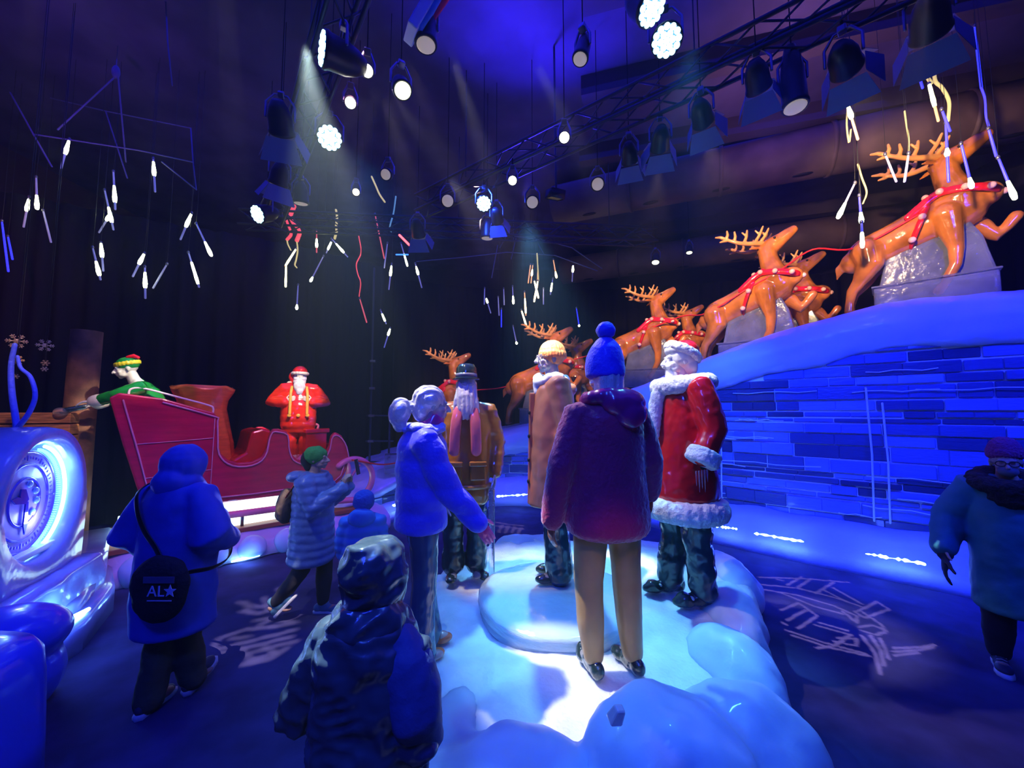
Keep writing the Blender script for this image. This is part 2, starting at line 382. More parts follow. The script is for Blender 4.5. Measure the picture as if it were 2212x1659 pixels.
for (x0, y0, x1, y1) in ((1630, 1152, 1735, 1170), (1870, 1196, 1996, 1218), (1530, 1135, 1590, 1142), (1075, 1072, 1140, 1068), (870, 1085, 850, 1092)):
    p0 = lev(x0, y0, .30); p1 = lev(x1, y1, .30)
    strip_at(p0, p1).build('light_strip', stripm, ramp)
for x0, y0 in ((1680, 1160), (1935, 1207), (1110, 1070)):
    p = lev(x0, y0, .32); l = bpy.data.lights.new('strip_glow', 'POINT'); l.energy = 9; l.color = (.05, .12, 1); l.shadow_soft_size = .08
    o = bpy.data.objects.new('strip_glow', l); COL.objects.link(o); o.location = p+V((-p.x, -p.y, 0)).normalized()*.2+V((0, 0, .08))

# ============================================================ CENTRAL MOUND
OUT = [(.35, 1.45), (-.35, 1.62), (-.60, 2.3), (-.66, 3.1), (-.80, 4.1), (-.35, 4.85), (.25, 5.35), (.8, 5.1), (1.5, 5.15), (2.2, 4.95), (2.48, 4.35),
       (2.15, 3.5), (1.78, 2.85), (1.56, 2.3), (1.25, 1.75), (.9, 1.48)]
mound = thing('snow_mound', (.8, 3.2, 0), 'round white snow mound with a lumpy glazed rim that the sculpture group stands on', 'snow mound')
ML = V(mound.location)
OS = smoothpts(OUT+[OUT[0]], 6)[:-1]
cen = np.array((.8, 3.2))
rings = []
for f, z in ((1.0, 0), (1.03, .12), (1.0, .27), (.95, .38), (.88, .40), (.75, .385), (.5, .39), (.25, .40), (.08, .40)):
    rings.append([V((cen[0]+(p[0]-cen[0])*f-ML.x, cen[1]+(p[1]-cen[1])*f-ML.y, z)) for p in OS])
mm = M().loft(rings)
mm.voxel('snow_bed', snow, mound, .028, 3, lambda c: .035*nz(c, 2.4)+.018*nz(c, 7)+.005*nz(c, 25))
rim = M()
for i, (x, y, z, rx, ry, rz, ro) in enumerate([(.0, 1.75, .34, .40, .36, .26, .1), (.68, 1.80, .38, .38, .34, .36, -.1), (1.15, 2.02, .28, .34, .34, .33, .6), (1.42, 2.62, .24, .26, .46, .33, .0),
     (1.78, 3.3, .24, .25, .52, .30, -.35), (2.22, 4.1, .24, .26, .50, .26, -.2), (2.1, 4.75, .16, .42, .3, .27, .3), (-.38, 2.2, .2, .28, .45, .25, 0), (-.52, 2.95, .16, .25, .5, .24, 0),
     (-.35, 1.75, .2, .35, .3, .30, .2), (-.62, 3.9, .16, .3, .45, .25, .1), (.2, 5.1, .18, .5, .3, .28, .2), (1.4, 5.0, .15, .55, .3, .25, 0), (.4, 1.62, .22, .5, .3, .30, 0), (1.34, 2.2, .1, .26, .35, .3, .2), (1.0, 1.75, .1, .42, .32, .35, .3)]):
    rim.ell((x-ML.x, y-ML.y, z), (rx, ry, rz), Matrix.Rotation(ro, 3, 'Z'), 24, 14)
rim.voxel('glazed_rim', iceboulder, mound, .03, 9, lambda c: .06*nz(c, 2.6)+.028*nz(c, 6)+.006*nz(c, 18))
# round carved slab the tan-coated figure stands on
sl = thing('ice_slab', (.36, 3.35, .36), 'round layered slab of clear blue ice in the middle of the mound', 'ice slab')
rr = []
for z, f in ((0, .98), (.02, 1.0), (.05, .985), (.065, 1.005), (.095, .985), (.11, 1.0), (.135, .97), (.15, .90), (.15, .5), (.15, .1)):
    rr.append([V((math.cos(t)*.64*f*(1+.04*math.sin(3*t)), math.sin(t)*.70*f*(1+.03*math.cos(2*t)), z)) for t in [2*PI*j/48 for j in range(48)]])
M().loft(rr).build('slab_body', mat('slab_ice', (.62, .82, .95), .15, sss=.6, sr=.08, trans=.15, ior=1.31, bump=.6, bscale=5, coat=.6, stretch=(1, 1, 6), bdist=.03), sl)
# a chip of clear ice on the front rim
p = at(1333, 1543, 1.62)
tag(M().box(p, (.055, .05, .07), Euler((.4, .2, .3)).to_matrix(), .7).build('ice_chip', mat('chip_ice', (.92, .94, .98), .15, trans=.35, coat=1), bevel=.008), 'small clear ice chip lying on the front rim boulder', 'ice')
# ============================================================ FIGURES
def rotm(yaw=0, pitch=0, roll=0): return Matrix.Rotation(yaw, 3, 'Z') @ Matrix.Rotation(pitch, 3, 'X') @ Matrix.Rotation(roll, 3, 'Y')
def head(m, c, q, s=1.0, beard=0, ears=True):
    c = V(c)
    def P(x, y, z): return c+q @ (V((x, y, z))*s)
    def E(p, r, rot=None, n=16): m.ell(P(*p), [k*s for k in r], q @ rot if rot else q, n, 10)
    E((0, .012, .03), (.078, .098, .09)); E((0, -.03, -.03), (.06, .066, .072)); E((0, -.068, -.088), (.026, .022, .02))
    E((.03, -.045, -.062), (.03, .04, .03)); E((-.03, -.045, -.062), (.03, .04, .03))
    m.tube([P(0, -.085, .02), P(0, -.103, 0), P(0, -.122, -.026)], [.009*s, .011*s, .014*s], 10)
    for k in (-1, 1):
        E((k*.014, -.106, -.030), (.010, .011, .009)); E((k*.031, -.084, .026), (.025, .011, .008)); E((k*.038, -.066, -.028), (.023, .022, .02))
        E((k*.031, -.076, .006), (.0135, .0125, .011))
        if ears: E((k*.079, .012, -.005), (.010, .02, .032)); E((k*.079, .008, -.028), (.007, .01, .012))
    E((0, -.092, -.056), (.024, .012, .0065)); E((0, -.090, -.067), (.020, .012, .007))
    return P
def hand(m, w, d, n, side=1, s=1.0, curl=.25, spread=.012):
    """w wrist, d pointing direction, n palm normal, side +1/-1 which side the thumb is"""
    w = V(w); d = V(d).normalized(); n = V(n); n = (n-d*n.dot(d)).normalized(); b = d.cross(n)*side
    q = Matrix((b, d, n)).transposed()
    m.ell(w+d*.050*s, (.040*s, .056*s, .0165*s), q, 16, 10); m.ell(w+d*.074*s, (.043*s, .03*s, .0145*s), q, 16, 10)
    for k, (o, L) in enumerate(((.031, .072), (.0105, .082), (-.010, .077), (-.030, .060))):
        p = w+d*.088*s+b*o*s; a = curl*(.5+.15*k); dd = (d+b*(o*spread*30)).normalized(); pts = [p-d*.02*s, p]
        for j in range(3):
            dd = (dd*math.cos(a)+n*math.sin(a)).normalized(); p = p+dd*(L*(.42, .32, .26)[j])*s; pts.append(p); a = curl
        m.tube(pts, [.0105*s, .0100*s, .0092*s, .0085*s, .0075*s], 10)
    p = w+d*.022*s+b*.028*s; dd = (d*.62+b*.72+n*.25).normalized(); q1 = p+dd*.042*s; dd = (d*.9+b*.35+n*.35).normalized(); q2 = q1+dd*.032*s; q3 = q2+(dd+n*.3).normalized()*.024*s
    m.tube([p-dd*.01*s, p, q1, q2, q3], [.014*s, .014*s, .0115*s, .0105*s, .009*s], 10)
def shoe(m, ank, yaw, s=1.0, L=.27, h=.07, toe_up=0):
    """ank = ankle point; front is -Y turned by yaw"""
    a = V(ank); q = Matrix.Rotation(yaw, 3, 'Z') @ Matrix.Rotation(toe_up, 3, 'X')
    def P(x, y, z): return a+q @ (V((x, y, z))*s)
    m.ell(P(0, .045, -h*.55), (.040*s, .05*s, .045*s), q); m.ell(P(0, -.03, -h*.6), (.041*s, .08*s, .043*s), q)
    m.ell(P(0, -.115, -h*.72), (.047*s, .075*s, .034*s), q); m.ell(P(0, -.01, -h*.05), (.042*s, .055*s, .05*s), q)
    m.tube([P(0, .01, .05), P(0, 0, -.02)], .042*s, 12)
def sole(m, ank, yaw, s=1.0, h=.07, toe_up=0, t=.022):
    a = V(ank); q = Matrix.Rotation(yaw, 3, 'Z') @ Matrix.Rotation(toe_up, 3, 'X')
    prof = [(0, .098), (.034, .08), (.038, .03), (.034, -.04), (.048, -.11), (.042, -.165), (.018, -.197), (-.018, -.197), (-.042, -.165), (-.048, -.11), (-.034, -.04), (-.038, .03), (-.034, .08)]
    m.loft([[a+q @ (V((x*f, y*f-.0, z-h-.018))*s) for x, y in prof] for z, f in ((-t*.5, .96), (0, 1.04), (t*.6, 1.04), (t, .95))])
HJ = dict(hipL=(.09, 0, .92), kneeL=(.10, -.015, .50), ankL=(.10, .02, .09), hipR=(-.09, 0, .92), kneeR=(-.10, -.015, .50), ankR=(-.10, .02, .09),
          shL=(.185, .01, 1.41), elL=(.24, .03, 1.13), wrL=(.25, -.03, .88), shR=(-.185, .01, 1.41), elR=(-.24, .03, 1.13), wrR=(-.25, -.03, .88),
          neck=(0, .01, 1.47), head=(0, -.015, 1.63), hd=(0, 0), handL=(0, -.1, -1), handR=(0, -.1, -1), nL=(-1, 0, 0), nR=(1, 0, 0), tL=0, tR=0, curl=.25)
def joints(s=1.0, **k):
    J = dict(HJ); J.update(k); out = {}
    for a, b in J.items(): out[a] = V(b)*s if (isinstance(b, tuple) and len(b) == 3 and a[:2] not in ('ha', 'nL', 'nR')) else b
    out['s'] = s; return out
def body(J, m_, parent, vox=.0075, legs=True):
    s = J['s']; m = M(); pz = (J['hipL']+J['hipR'])/2; nk = J['neck']; c = (J['shL']+J['shR'])/2
    up = nk-pz
    m.tube([pz-up*.08, pz+up*.05, pz+up*.28, pz+up*.55, pz+up*.8, pz+up*.93], [.15*s, .165*s, .135*s, .155*s, .165*s, .10*s], 20, .66, up=(1, 0, 0))
    m.tube([nk-V((0, 0, .05*s)), nk+(J['head']-nk)*.6], [.062*s, .054*s], 14)
    q = rotm(J['hd'][0], J['hd'][1]); head(m, J['head'], q, s)
    for k in 'LR':
        m.tube([c.lerp(J['sh'+k], .6), J['sh'+k], J['sh'+k].lerp(J['el'+k], .5), J['el'+k], J['el'+k].lerp(J['wr'+k], .35), J['wr'+k]], [.06*s, .058*s, .048*s, .040*s, .041*s, .026*s], 12)
        if k not in J.get('noh', ''): hand(m, J['wr'+k], J['hand'+k], J['n'+k], (1 if k == 'R' else -1) if not J['t'+k] else J['t'+k], s, J['curl'])
        if legs:
            m.tube([J['hip'+k], J['hip'+k].lerp(J['knee'+k], .5), J['knee'+k], J['knee'+k].lerp(J['ank'+k], .35), J['ank'+k]], [.085*s, .075*s, .055*s, .056*s, .038*s], 14)
            shoe(m, J['ank'+k], 0, s*.86)
    return m.voxel('body', m_, parent, vox, 2)
def sleeve(m, J, k, r0, r1, r2, cuff=1.0, extra=0):
    a, b, c = J['sh'+k], J['el'+k], J['wr'+k]; mid = (J['shL']+J['shR'])/2
    m.tube([mid.lerp(a, .55), a, a.lerp(b, .5), b, b.lerp(c, .5), b.lerp(c, cuff)], [r0, r0, (r0+r1)/2, r1, (r1+r2)/2, r2], 16)
def folds(a1=.006, s1=9, a2=.003, s2=24, seed=0):
    return lambda c: a1*nz(c, s1, seed)+a2*nz(c, s2, seed)
def puff(p=.09, a=.012, seed=0):             # quilted rings down the coat
    return lambda c: a*abs(math.sin(PI*(c.z+.012*nz(c, 5, seed))/p))+.006*nz(c, 12, seed)
def trousers(J, m_, parent, r=(.105, .09, .075, .07), flat=1.0, vox=.012, dz=.03, d=None, name='trousers'):
    m = M(); s = J['s']
    m.ell((J['hipL']+J['hipR'])/2+V((0, 0, .02*s)), (.18*s, .13*s, .14*s))
    for k in 'LR':
        h, n, a = J['hip'+k], J['knee'+k], J['ank'+k]
        m.tube([h, h.lerp(n, .5), n, n.lerp(a, .5), a+V((0, 0, dz))], [r[0]*s, (r[0]+r[1])/2*s, r[1]*s, (r[2]*.6+r[1]*.4)*s, r[3]*s], 16)
    return m.voxel(name, m_, parent, vox, 3, d or folds())

# ---------- 1 ponytail sculpture in a blue jacket (left of the mound)
g = lambda px, py, z=.4: lev(px, py, z)
t = thing('woman_ice_sculpture', (-.61, 2.66, .40), 'ponytailed woman ice sculpture in a blue jacket, left side of the mound', 'ice sculpture', R(112))
J = joints(1.0, elR=(-.25, -.12, 1.12), wrR=(-.27, -.31, .90), handR=(-.0, -.6, -.85), nR=(1, .1, -.1), elL=(.24, -.02, 1.12), wrL=(.22, -.16, .92), hd=(0, .10), head=(0, -.07, 1.64), neck=(0, -.02, 1.47),
           ankL=(.10, -.06, .09), kneeL=(.10, -.04, .5))
body(J, clearface, t)
m = M(); h = J['head']
m.ell(h+V((0, .03, .04)), (.098, .112, .10)); m.ell(h+V((0, .08, -.03)), (.08, .06, .08)); m.tube([h+V((0, .10, .0)), h+V((0, .17, -.01))], .04, 12)
o = m.voxel('hair', hairice, t, .008, 2, lambda c: .004*math.sin(c.x*160+c.z*40)+.003*nz(c, 30))
m = M().ell(h+V((0, .22, -.045)), (.072, .072, .10), rotm(0, .25)); m.ell(h+V((0, .22, -.12)), (.05, .045, .06))
m.voxel('ponytail', hairice, t, .008, 2, lambda c: .004*math.sin(c.x*170)+.003*nz(c, 30))
m = M().tube([h+V((.0, .03, -.17)), h+V((0, .0, -.13)), h+V((0, -.01, -.10))], [.085, .078, .07], 18); m.voxel('collar', iced('magenta_ice', (.75, .03, .30)), t, .01, 3)
bluej = iced('frosted_blue_ice', (.04, .045, .95), rough=.5, coat=.15, sss=.5, sheen=.4, bump=.6, bscale=30)
m = M(); m.stack([(.82, 0, 0, .185, .15), (.84, 0, 0, .20, .165), (.95, 0, 0, .195, .16), (1.1, 0, 0, .19, .16), (1.28, 0, 0, .205, .165), (1.38, 0, 0, .20, .15), (1.45, 0, 0, .15, .125), (1.50, 0, -.01, .105, .10)])
sleeve(m, J, 'L', .088, .078, .06); sleeve(m, J, 'R', .088, .082, .062)
m.voxel('jacket', bluej, t, .012, 5, puff(.16, .012))
m = M()
for k in range(14): a = 2*PI*k/14; m.ell((.135*math.cos(a), .10*math.sin(a)-.01, 1.485+.012*math.sin(a*3)), (.05, .05, .03))
m.voxel('fur_trim', mat('frosted_fur_blue', (.35, .38, .95), .7, sss=.5, sr=.03, bump=1, bscale=38, bdist=.02), t, .011, 2, lambda c: .01*nz(c, 22))
trousers(J, iced('navy_ice', (.02, .06, .17), coat=.8), t, (.105, .08, .085, .115), dz=.0)
m = M(); shoe(m, J['ankL']+V((0, 0, -.01)), 0, 1); shoe(m, J['ankR']+V((0, 0, -.01)), .3, 1)
m.voxel('shoes', iced('terracotta_ice', (.75, .20, .08)), t, .008, 2)
m = M()
for s0 in ((-.27, -.35, .95),): hand(m, J['wrR']+V((0, .0, .0)), J['handR'], J['nR'], 1, 1.1, .15)
m.tube([J['wrR']-V(J['handR']).normalized()*.03, J['wrR']+V(J['handR']).normalized()*.03], .036, 12)
m.voxel('mitten_glove', iced('hot_pink_ice', (.95, .10, .38)), t, .006, 2)

# ---------- 2 bearded sculpture in a bowler hat
t = thing('man_ice_sculpture', at(1004, 1222, 3.85), 'bearded ice sculpture in a black bowler hat, brown jacket and pink scarf', 'ice sculpture', R(8)); t.location.z = .41
J = joints(1.13, elL=(.27, .02, 1.13), wrL=(.25, -.06, .90), elR=(-.27, .03, 1.13), wrR=(-.24, -.05, .92), hd=(.15, .25), head=(0, -.04, 1.63))
s = 1.13; body(J, clearface, t); h = J['head']
m = M().stack([(h.z+.055, 0, h.y, .125, .135), (h.z+.065, 0, h.y, .13, .14), (h.z+.08, 0, h.y, .105, .115), (h.z+.10, 0, h.y, .102, .112), (h.z+.17, 0, h.y, .098, .108), (h.z+.205, 0, h.y, .075, .085), (h.z+.215, 0, h.y, .03, .03)])
m.build('bowler_hat', darkboot, t)
M().stack([(h.z+.082, 0, h.y, .107, .117), (h.z+.115, 0, h.y, .106, .116)]).build('hat_band', iced('grey_ice', (.25, .27, .35)), t)
m = M(); m.ell(h+V((0, .02, -.01)), (.105, .11, .11)); m.tube([h+V((0, -.03, -.03)), h+V((0, -.06, -.12)), h+V((0, -.08, -.24))], [.10, .115, .11], 18, .8)
for k in range(11): a = -.9+1.8*k/10; m.tube([h+V((.08*math.sin(a), -.08, -.04)), h+V((.12*math.sin(a), -.10, -.15)), h+V((.15*math.sin(a), -.12, -.27+.02*math.cos(k*3)))], [.022, .026, .012], 8)
m.voxel('beard_and_hair', hairice, t, .009, 2, lambda c: .005*math.sin(c.x*150)+.003*nz(c, 30))
brn = iced('caramel_ice', (.42, .17, .035), coat=.9, rough=.18)
m = M(); m.stack([(.70, 0, 0, .20, .16), (.72, 0, 0, .225, .18), (.80, 0, 0, .245, .19), (.98, 0, 0, .235, .19), (1.05, 0, 0, .24, .185), (1.25, 0, 0, .235, .18), (1.45, 0, 0, .24, .18), (1.57, 0, 0, .22, .16), (1.64, 0, -.01, .15, .12)], pw=2.4)
sleeve(m, J, 'L', .105, .09, .075); sleeve(m, J, 'R', .105, .09, .075)
m.voxel('jacket', brn, t, .013, 4, lambda c: .008*nz(c, 10)+.006*max(0, math.sin(c.z*60))*min(1, max(0, (abs(c.x)-.2)*20)))
for x in (-.11, .11):
    M().box((x, -.185, 1.02), (.15, .05, .15)).build('pocket', brn, t, bevel=.015); M().box((x, -.20, 1.10), (.165, .055, .05)).build('pocket_flap', brn, t, bevel=.012)
M().stack([(.86, 0, 0, .255, .205), (.90, 0, 0, .258, .207)], pw=2.4).build('hem_band', brn, t)
pk = iced('pink_scarf_ice', (.80, .18, .22), coat=.3)
for x, y in ((-.10, -.175), (.085, -.175)):
    M().tube([(x*.75, y+.0, 1.60), (x*.95, y-.035, 1.50), (x*1.05, y-.035, 1.36), (x*1.1, y-.03, 1.22)], [.048, .05, .05, .05], 8, .35, up=(1, 0, 0)).build('scarf_end', pk, t)
M().ell((0, -.15, 1.62), (.055, .04, .05)).build('scarf_knot', pk, t)
trousers(J, darktrs, t, (.10, .09, .085, .10), d=folds(.012, 11, .004, 24))
m = M(); shoe(m, J['ankL'], .5, 1.15); shoe(m, J['ankR'], -.1, 1.15); 
for k in 'LR': m.tube([J['ank'+k]+V((0, 0, .2)), J['ank'+k]], [.085, .075], 14)
m.voxel('boots', darkboot, t, .010, 2, folds(.006, 16, .003, 40))
rod = lambda x, y, z0, z1, nm: tag(M().tube([(x, y, z0), (x+.004, y, (z0+z1)/2), (x, y, z1)], [.028, .026, .03], 10, 1.2).build('support_rod', clear), nm, 'ice rod')
p = at(1062, 1180, 3.75); rod(p.x, p.y, .40, 1.25, 'clear ice rod propping the bowler-hatted sculpture')

# ---------- 3 glasses and peach beanie, tan coat
t = thing('man_ice_sculpture', at(1196, 1222, 3.58), 'tall ice sculpture in a peach beanie, glasses and long tan coat, looking left', 'ice sculpture', R(-82)); t.location.z = .515; t.scale = (1, 1, 1.05)
s = 1.15; J = joints(s, elR=(-.24, .05, 1.12), wrR=(-.24, .02, .90), elL=(.24, .05, 1.12), wrL=(.24, 0, .9), hd=(0, -.02), ankR=(-.09, .06, .09), kneeR=(-.09, .04, .5))
body(J, clearface, t); h = J['head']
m = M().ell(h+V((0, .02, .05)), (.108, .125, .118)); m.stack([(h.z+.0, 0, h.y+.03, .10, .115), (h.z+.015, 0, h.y+.025, .115, .128), (h.z+.055, 0, h.y+.02, .116, .13), (h.z+.075, 0, h.y+.02, .10, .11)])
m.voxel('beanie', iced('peach_ice', (1.0, .38, .12), rough=.45, coat=.3, bump=.8, bscale=26), t, .009, 2, lambda c: .003*math.sin(math.atan2(c.y-h.y, c.x)*26))
m = M()
for k in (-1, 1):
    c = h+V((k*.036, -.118, .005))
    q = [c+V((.03*math.cos(a), 0, .026*math.sin(a))) for a in [2*PI*j/16 for j in range(17)]]
    m.tube(q, .0045, 6, ends=False); m.tube([c+V((k*.03, 0, .01)), h+V((k*.1, -.02, .012)), h+V((k*.1, .03, .0))], .004, 6)
m.build('glasses', clear, t)
m = M()
for k in range(16):
    a = 2*PI*k/16; m.ell((.11*math.cos(a), -.01+.12*math.sin(a), 1.685+.02*math.cos(a*3)), (.055, .055, .05))
m.ell((0, -.13, 1.62), (.07, .05, .07)); m.ell((0, 0, 1.66), (.12, .12, .07))
m.voxel('scarf', whiteice, t, .011, 2, lambda c: .016*nz(c, 16))
tan = iced('camel_ice', (.62, .24, .12), rough=.4, coat=.3)
m = M(); m.stack([(.62, 0, 0, .24, .215), (.64, 0, 0, .255, .23), (.8, 0, 0, .25, .225), (1.1, 0, 0, .235, .20), (1.3, 0, 0, .235, .195), (1.5, 0, .01, .24, .19), (1.6, 0, .01, .21, .17), (1.67, 0, .01, .15, .14)], pw=2.3)
sleeve(m, J, 'L', .105, .09, .08); sleeve(m, J, 'R', .105, .09, .08); m.ell((0, .13, 1.60), (.15, .10, .07))
m.voxel('long_coat', tan, t, .013, 5, folds(.012, 5, .005, 16))
M().box((.0, -.20, 1.1), (.05, .05, .95), rotm(0, -.02)).build('front_edge', iced('tan_dark_ice', (.5, .2, .1)), t, bevel=.01)
for z in (1.4, 1.2, 1.0, .82): M().ell((.03, -.222-.02*(1.4-z), z), (.018, .012, .018)).build('button', blackp, t)
m = M(); m.loft([[V((.2, y, z)) for y, z in ((-.1, .92), (-.01, .92), (-.01, .95), (-.1, .95))], [V((.275, y, z)) for y, z in ((-.1, .92), (-.01, .92), (-.01, .95), (-.1, .95))]]); m.build('pocket_flap', tan, t)
trousers(J, darktrs, t, (.11, .10, .10, .11), dz=-.0, d=folds(.01, 8, .004, 24))
m = M(); shoe(m, J['ankL'], 0, 1.15); shoe(m, J['ankR'], 0, 1.15); m.voxel('shoes', darkboot, t, .010, 2, folds(.004, 20))

# ---------- 4 large purple-coated figure seen from behind
t = thing('girl_ice_sculpture', (0, 0, 0), 'nearest ice sculpture seen from behind, fuzzy burgundy hooded coat and blue pompom hat', 'ice sculpture', R(195)); 
p = lev(1352, 1448, .40); t.location = (p.x-.10, 2.52, .40); t.scale = (1.04, 1.04, 1.07)
s = 1.02
J = joints(s, hipL=(.10, 0, .95), hipR=(-.10, 0, .95), shL=(.20, .01, 1.44), shR=(-.20, .01, 1.44), kneeL=(.125, -.01, .5), kneeR=(-.125, -.01, .5), ankL=(.115, .02, .10), ankR=(-.125, .04, .09),
           elL=(.30, .02, 1.15), wrL=(.335, -.04, .86), elR=(-.285, .02, 1.17), wrR=(-.31, -.04, .98), handL=(.05, -.12, -1), handR=(-.05, -.1, -1), nL=(-1, 0, 0), nR=(1, 0, 0), head=(0, -.02, 1.70), neck=(0, .0, 1.52), hd=(.3, 0), curl=.3)
hb = iced('brown_hand_ice', (.50, .17, .06))
body(J, clearface, t); h = J['head']
m = M().ell(h+V((0, .03, .02)), (.10, .11, .105)); m.tube([h+V((0, .06, -.03)), h+V((0, .07, -.17))], [.09, .085], 16); m.voxel('hair', hairice, t, .008, 2, lambda c: .004*math.sin(c.x*150+c.y*90))
kb = iced('knit_blue_ice', (.03, .035, .95), rough=.6, coat=.05, sss=.45, sheen=.5, bump=.4, bscale=60)
m = M().stack([(h.z-.045, 0, h.y+.03, .09, .10), (h.z-.03, 0, h.y+.025, .118, .128), (h.z+.02, 0, h.y+.02, .122, .132), (h.z+.08, 0, h.y+.02, .116, .124), (h.z+.14, 0, h.y+.03, .095, .10), (h.z+.19, 0, h.y+.03, .06, .065), (h.z+.215, 0, h.y+.03, .03, .03)])
m.voxel('knit_hat', kb, t, .009, 4, folds(.003, 12))
M().ell(h+V((.0, .04, .25)), (.061, .061, .056)).voxel('pompom', kb, t, .008, 2, lambda c: .004*nz(c, 40))
bur = iced('fuzzy_burgundy_ice', (.50, .014, .13), rough=.65, coat=.05, sss=.35, sheen=.8, bump=.6, bscale=45)
m = M(); m.stack([(.765, 0, 0, .20, .16), (.80, 0, 0, .255, .20), (.86, 0, 0, .262, .205), (1.0, 0, 0, .245, .19), (1.2, 0, 0, .232, .18), (1.36, 0, 0, .236, .18), (1.46, 0, .01, .22, .165), (1.53, 0, .01, .155, .13), (1.58, 0, .01, .115, .11)], pw=2.3)
sleeve(m, J, 'L', .092, .085, .072, 1); sleeve(m, J, 'R', .092, .085, .074, 1)
m.voxel('coat', bur, t, .013, 5, lambda c: .006*nz(c, 7)+.005*nz(c, 45))
m = M()
for k in range(15):
    a = 2*PI*k/15; m.ell((.125*math.cos(a), .035+.105*math.sin(a), 1.565+.02*math.sin(a)), (.058, .058, .05))
m.ell((-.04, .15, 1.54), (.14, .08, .09)); m.ell((-.07, .17, 1.48), (.10, .07, .085))
m.voxel('hood', iced('glossy_plum_ice', (.45, .015, .20), rough=.25, coat=.8), t, .011, 3, folds(.006, 12))
kh = iced('khaki_ice', (.50, .32, .12), rough=.4, coat=.2, sss=.4)
trousers(J, kh, t, (.115, .085, .075, .062), d=folds(.006, 5, .001, 24), dz=.02)
m = M(); shoe(m, J['ankL']+V((0, 0, .0)), -.0, 1.05); m.ell(J['ankL']+V((.0, -.16, -.03)), .034); m.voxel('ankle_boot', darkboot, t, .009, 3)
m = M(); shoe(m, J['ankR']+V((0, 0, .0)), .1, 1.05); m.voxel('ankle_boot', darkboot, t, .009, 3)
for k, sd in (('L', -1), ('R', 1)):
    m = M(); hand(m, J['wr'+k]+V((0, 0, .01)), J['hand'+k], J['n'+k], sd, 1.12, .3)
    m.tube([J['wr'+k]+V((0, 0, .06)), J['wr'+k]-V((0, 0, .0))], [.045, .034], 12)
    m.voxel('glove', hb, t, .006, 2)
p = lev(1368, 1425, .40); rod(p.x-.035, p.y+.02, .38, 1.05, 'clear ice column between the legs of the burgundy-coated sculpture'); 
o = bpy.data.objects['support_rod.001'] if 'support_rod.001' in bpy.data.objects else None

# ---------- 5 Santa on the right of the mound
t = thing('santa_ice_sculpture', at(1486, 1278, 3.42), 'Santa ice sculpture in a red coat with white fur trim, right side of the mound', 'ice sculpture', R(-84)); t.location.z = .41
s = 1.2; t.scale = (1.02, 1.02, 1.04); J = joints(s, shL=(.20, .01, 1.43), shR=(-.20, .01, 1.43), elL=(.285, .05, 1.15), wrL=(.29, -.04, .98), elR=(-.28, .04, 1.15), wrR=(-.28, -.06, .95), hd=(-.1, .02), handR=(0, -.35, -.8), noh='L',
                   kneeR=(-.11, -.02, .5), ankR=(-.12, -.06, .09), kneeL=(.1, .02, .5), ankL=(.10, .05, .09))
body(J, whiteice, t, .007); h = J['head']
m = M().ell(h+V((0, .03, .035)), (.118, .13, .12)); m.ell(h+V((0, .07, -.04)), (.10, .09, .11)); m.ell(h+V((0, -.03, .09)), (.10, .09, .06)); m.voxel('hair', whiteice, t, .009, 2, lambda c: .006*nz(c, 18))
m = M().tube([h+V((0, -.07, -.075)), h+V((0, -.06, -.13)), h+V((0, -.04, -.19))], [.05, .065, .06], 14); m.ell(h+V((.03, -.115, -.05)), (.04, .02, .018)); m.ell(h+V((-.03, -.115, -.05)), (.04, .02, .018))
m.voxel('beard', whiteice, t, .009, 2, lambda c: .007*nz(c, 22))
M().ell(h+V((0, .075, .085)), (.108, .105, .095), rotm(0, -.5)).voxel('hat', redice, t, .009, 2, folds(.004, 12))
m = M()
for k in range(18): a = 2*PI*k/18; m.ell(h+V((.108*math.cos(a), .035+.115*math.sin(a), .07-.06*math.sin(a))), (.042, .042, .045))
m.voxel('hat_fur_band', fur, t, .01, 3, lambda c: .006*nz(c, 30))
m = M(); m.stack([(.80, 0, 0, .25, .24), (.84, 0, 0, .27, .26), (.95, 0, 0, .27, .26), (1.15, 0, 0, .25, .23), (1.35, 0, 0, .25, .215), (1.58, 0, .01, .25, .20), (1.68, 0, .01, .21, .17), (1.76, 0, .01, .14, .13)], pw=2.2)
sleeve(m, J, 'L', .115, .10, .085, .9); sleeve(m, J, 'R', .115, .10, .085, .9)
m.voxel('coat', iced('santa_red_ice', (.62, .012, .02), rough=.25), t, .013, 5, folds(.010, 7, .005, 20))
m = M()
for k in range(26): a = 2*PI*k/26; m.ell((.275*math.cos(a), .265*math.sin(a), .735), (.075, .075, .095))
m.ell((0, 0, .74), (.27, .26, .08)); m.voxel('hem_fur', fur, t, .013, 3, lambda c: .008*nz(c, 30)+.008*nz(c, 10))
m = M()
for k in range(22): a = 2*PI*k/22; m.ell((.205*math.cos(a), .18*math.sin(a)+.01, 1.755+.02*math.sin(a)), (.095, .09, .075))
m.tube([(0, -.22, 1.66), (.0, -.255, 1.48), (0, -.26, 1.34)], [.06, .06, .045], 12)
m.voxel('fur_collar', fur, t, .012, 3, lambda c: .008*nz(c, 30)+.006*nz(c, 10))
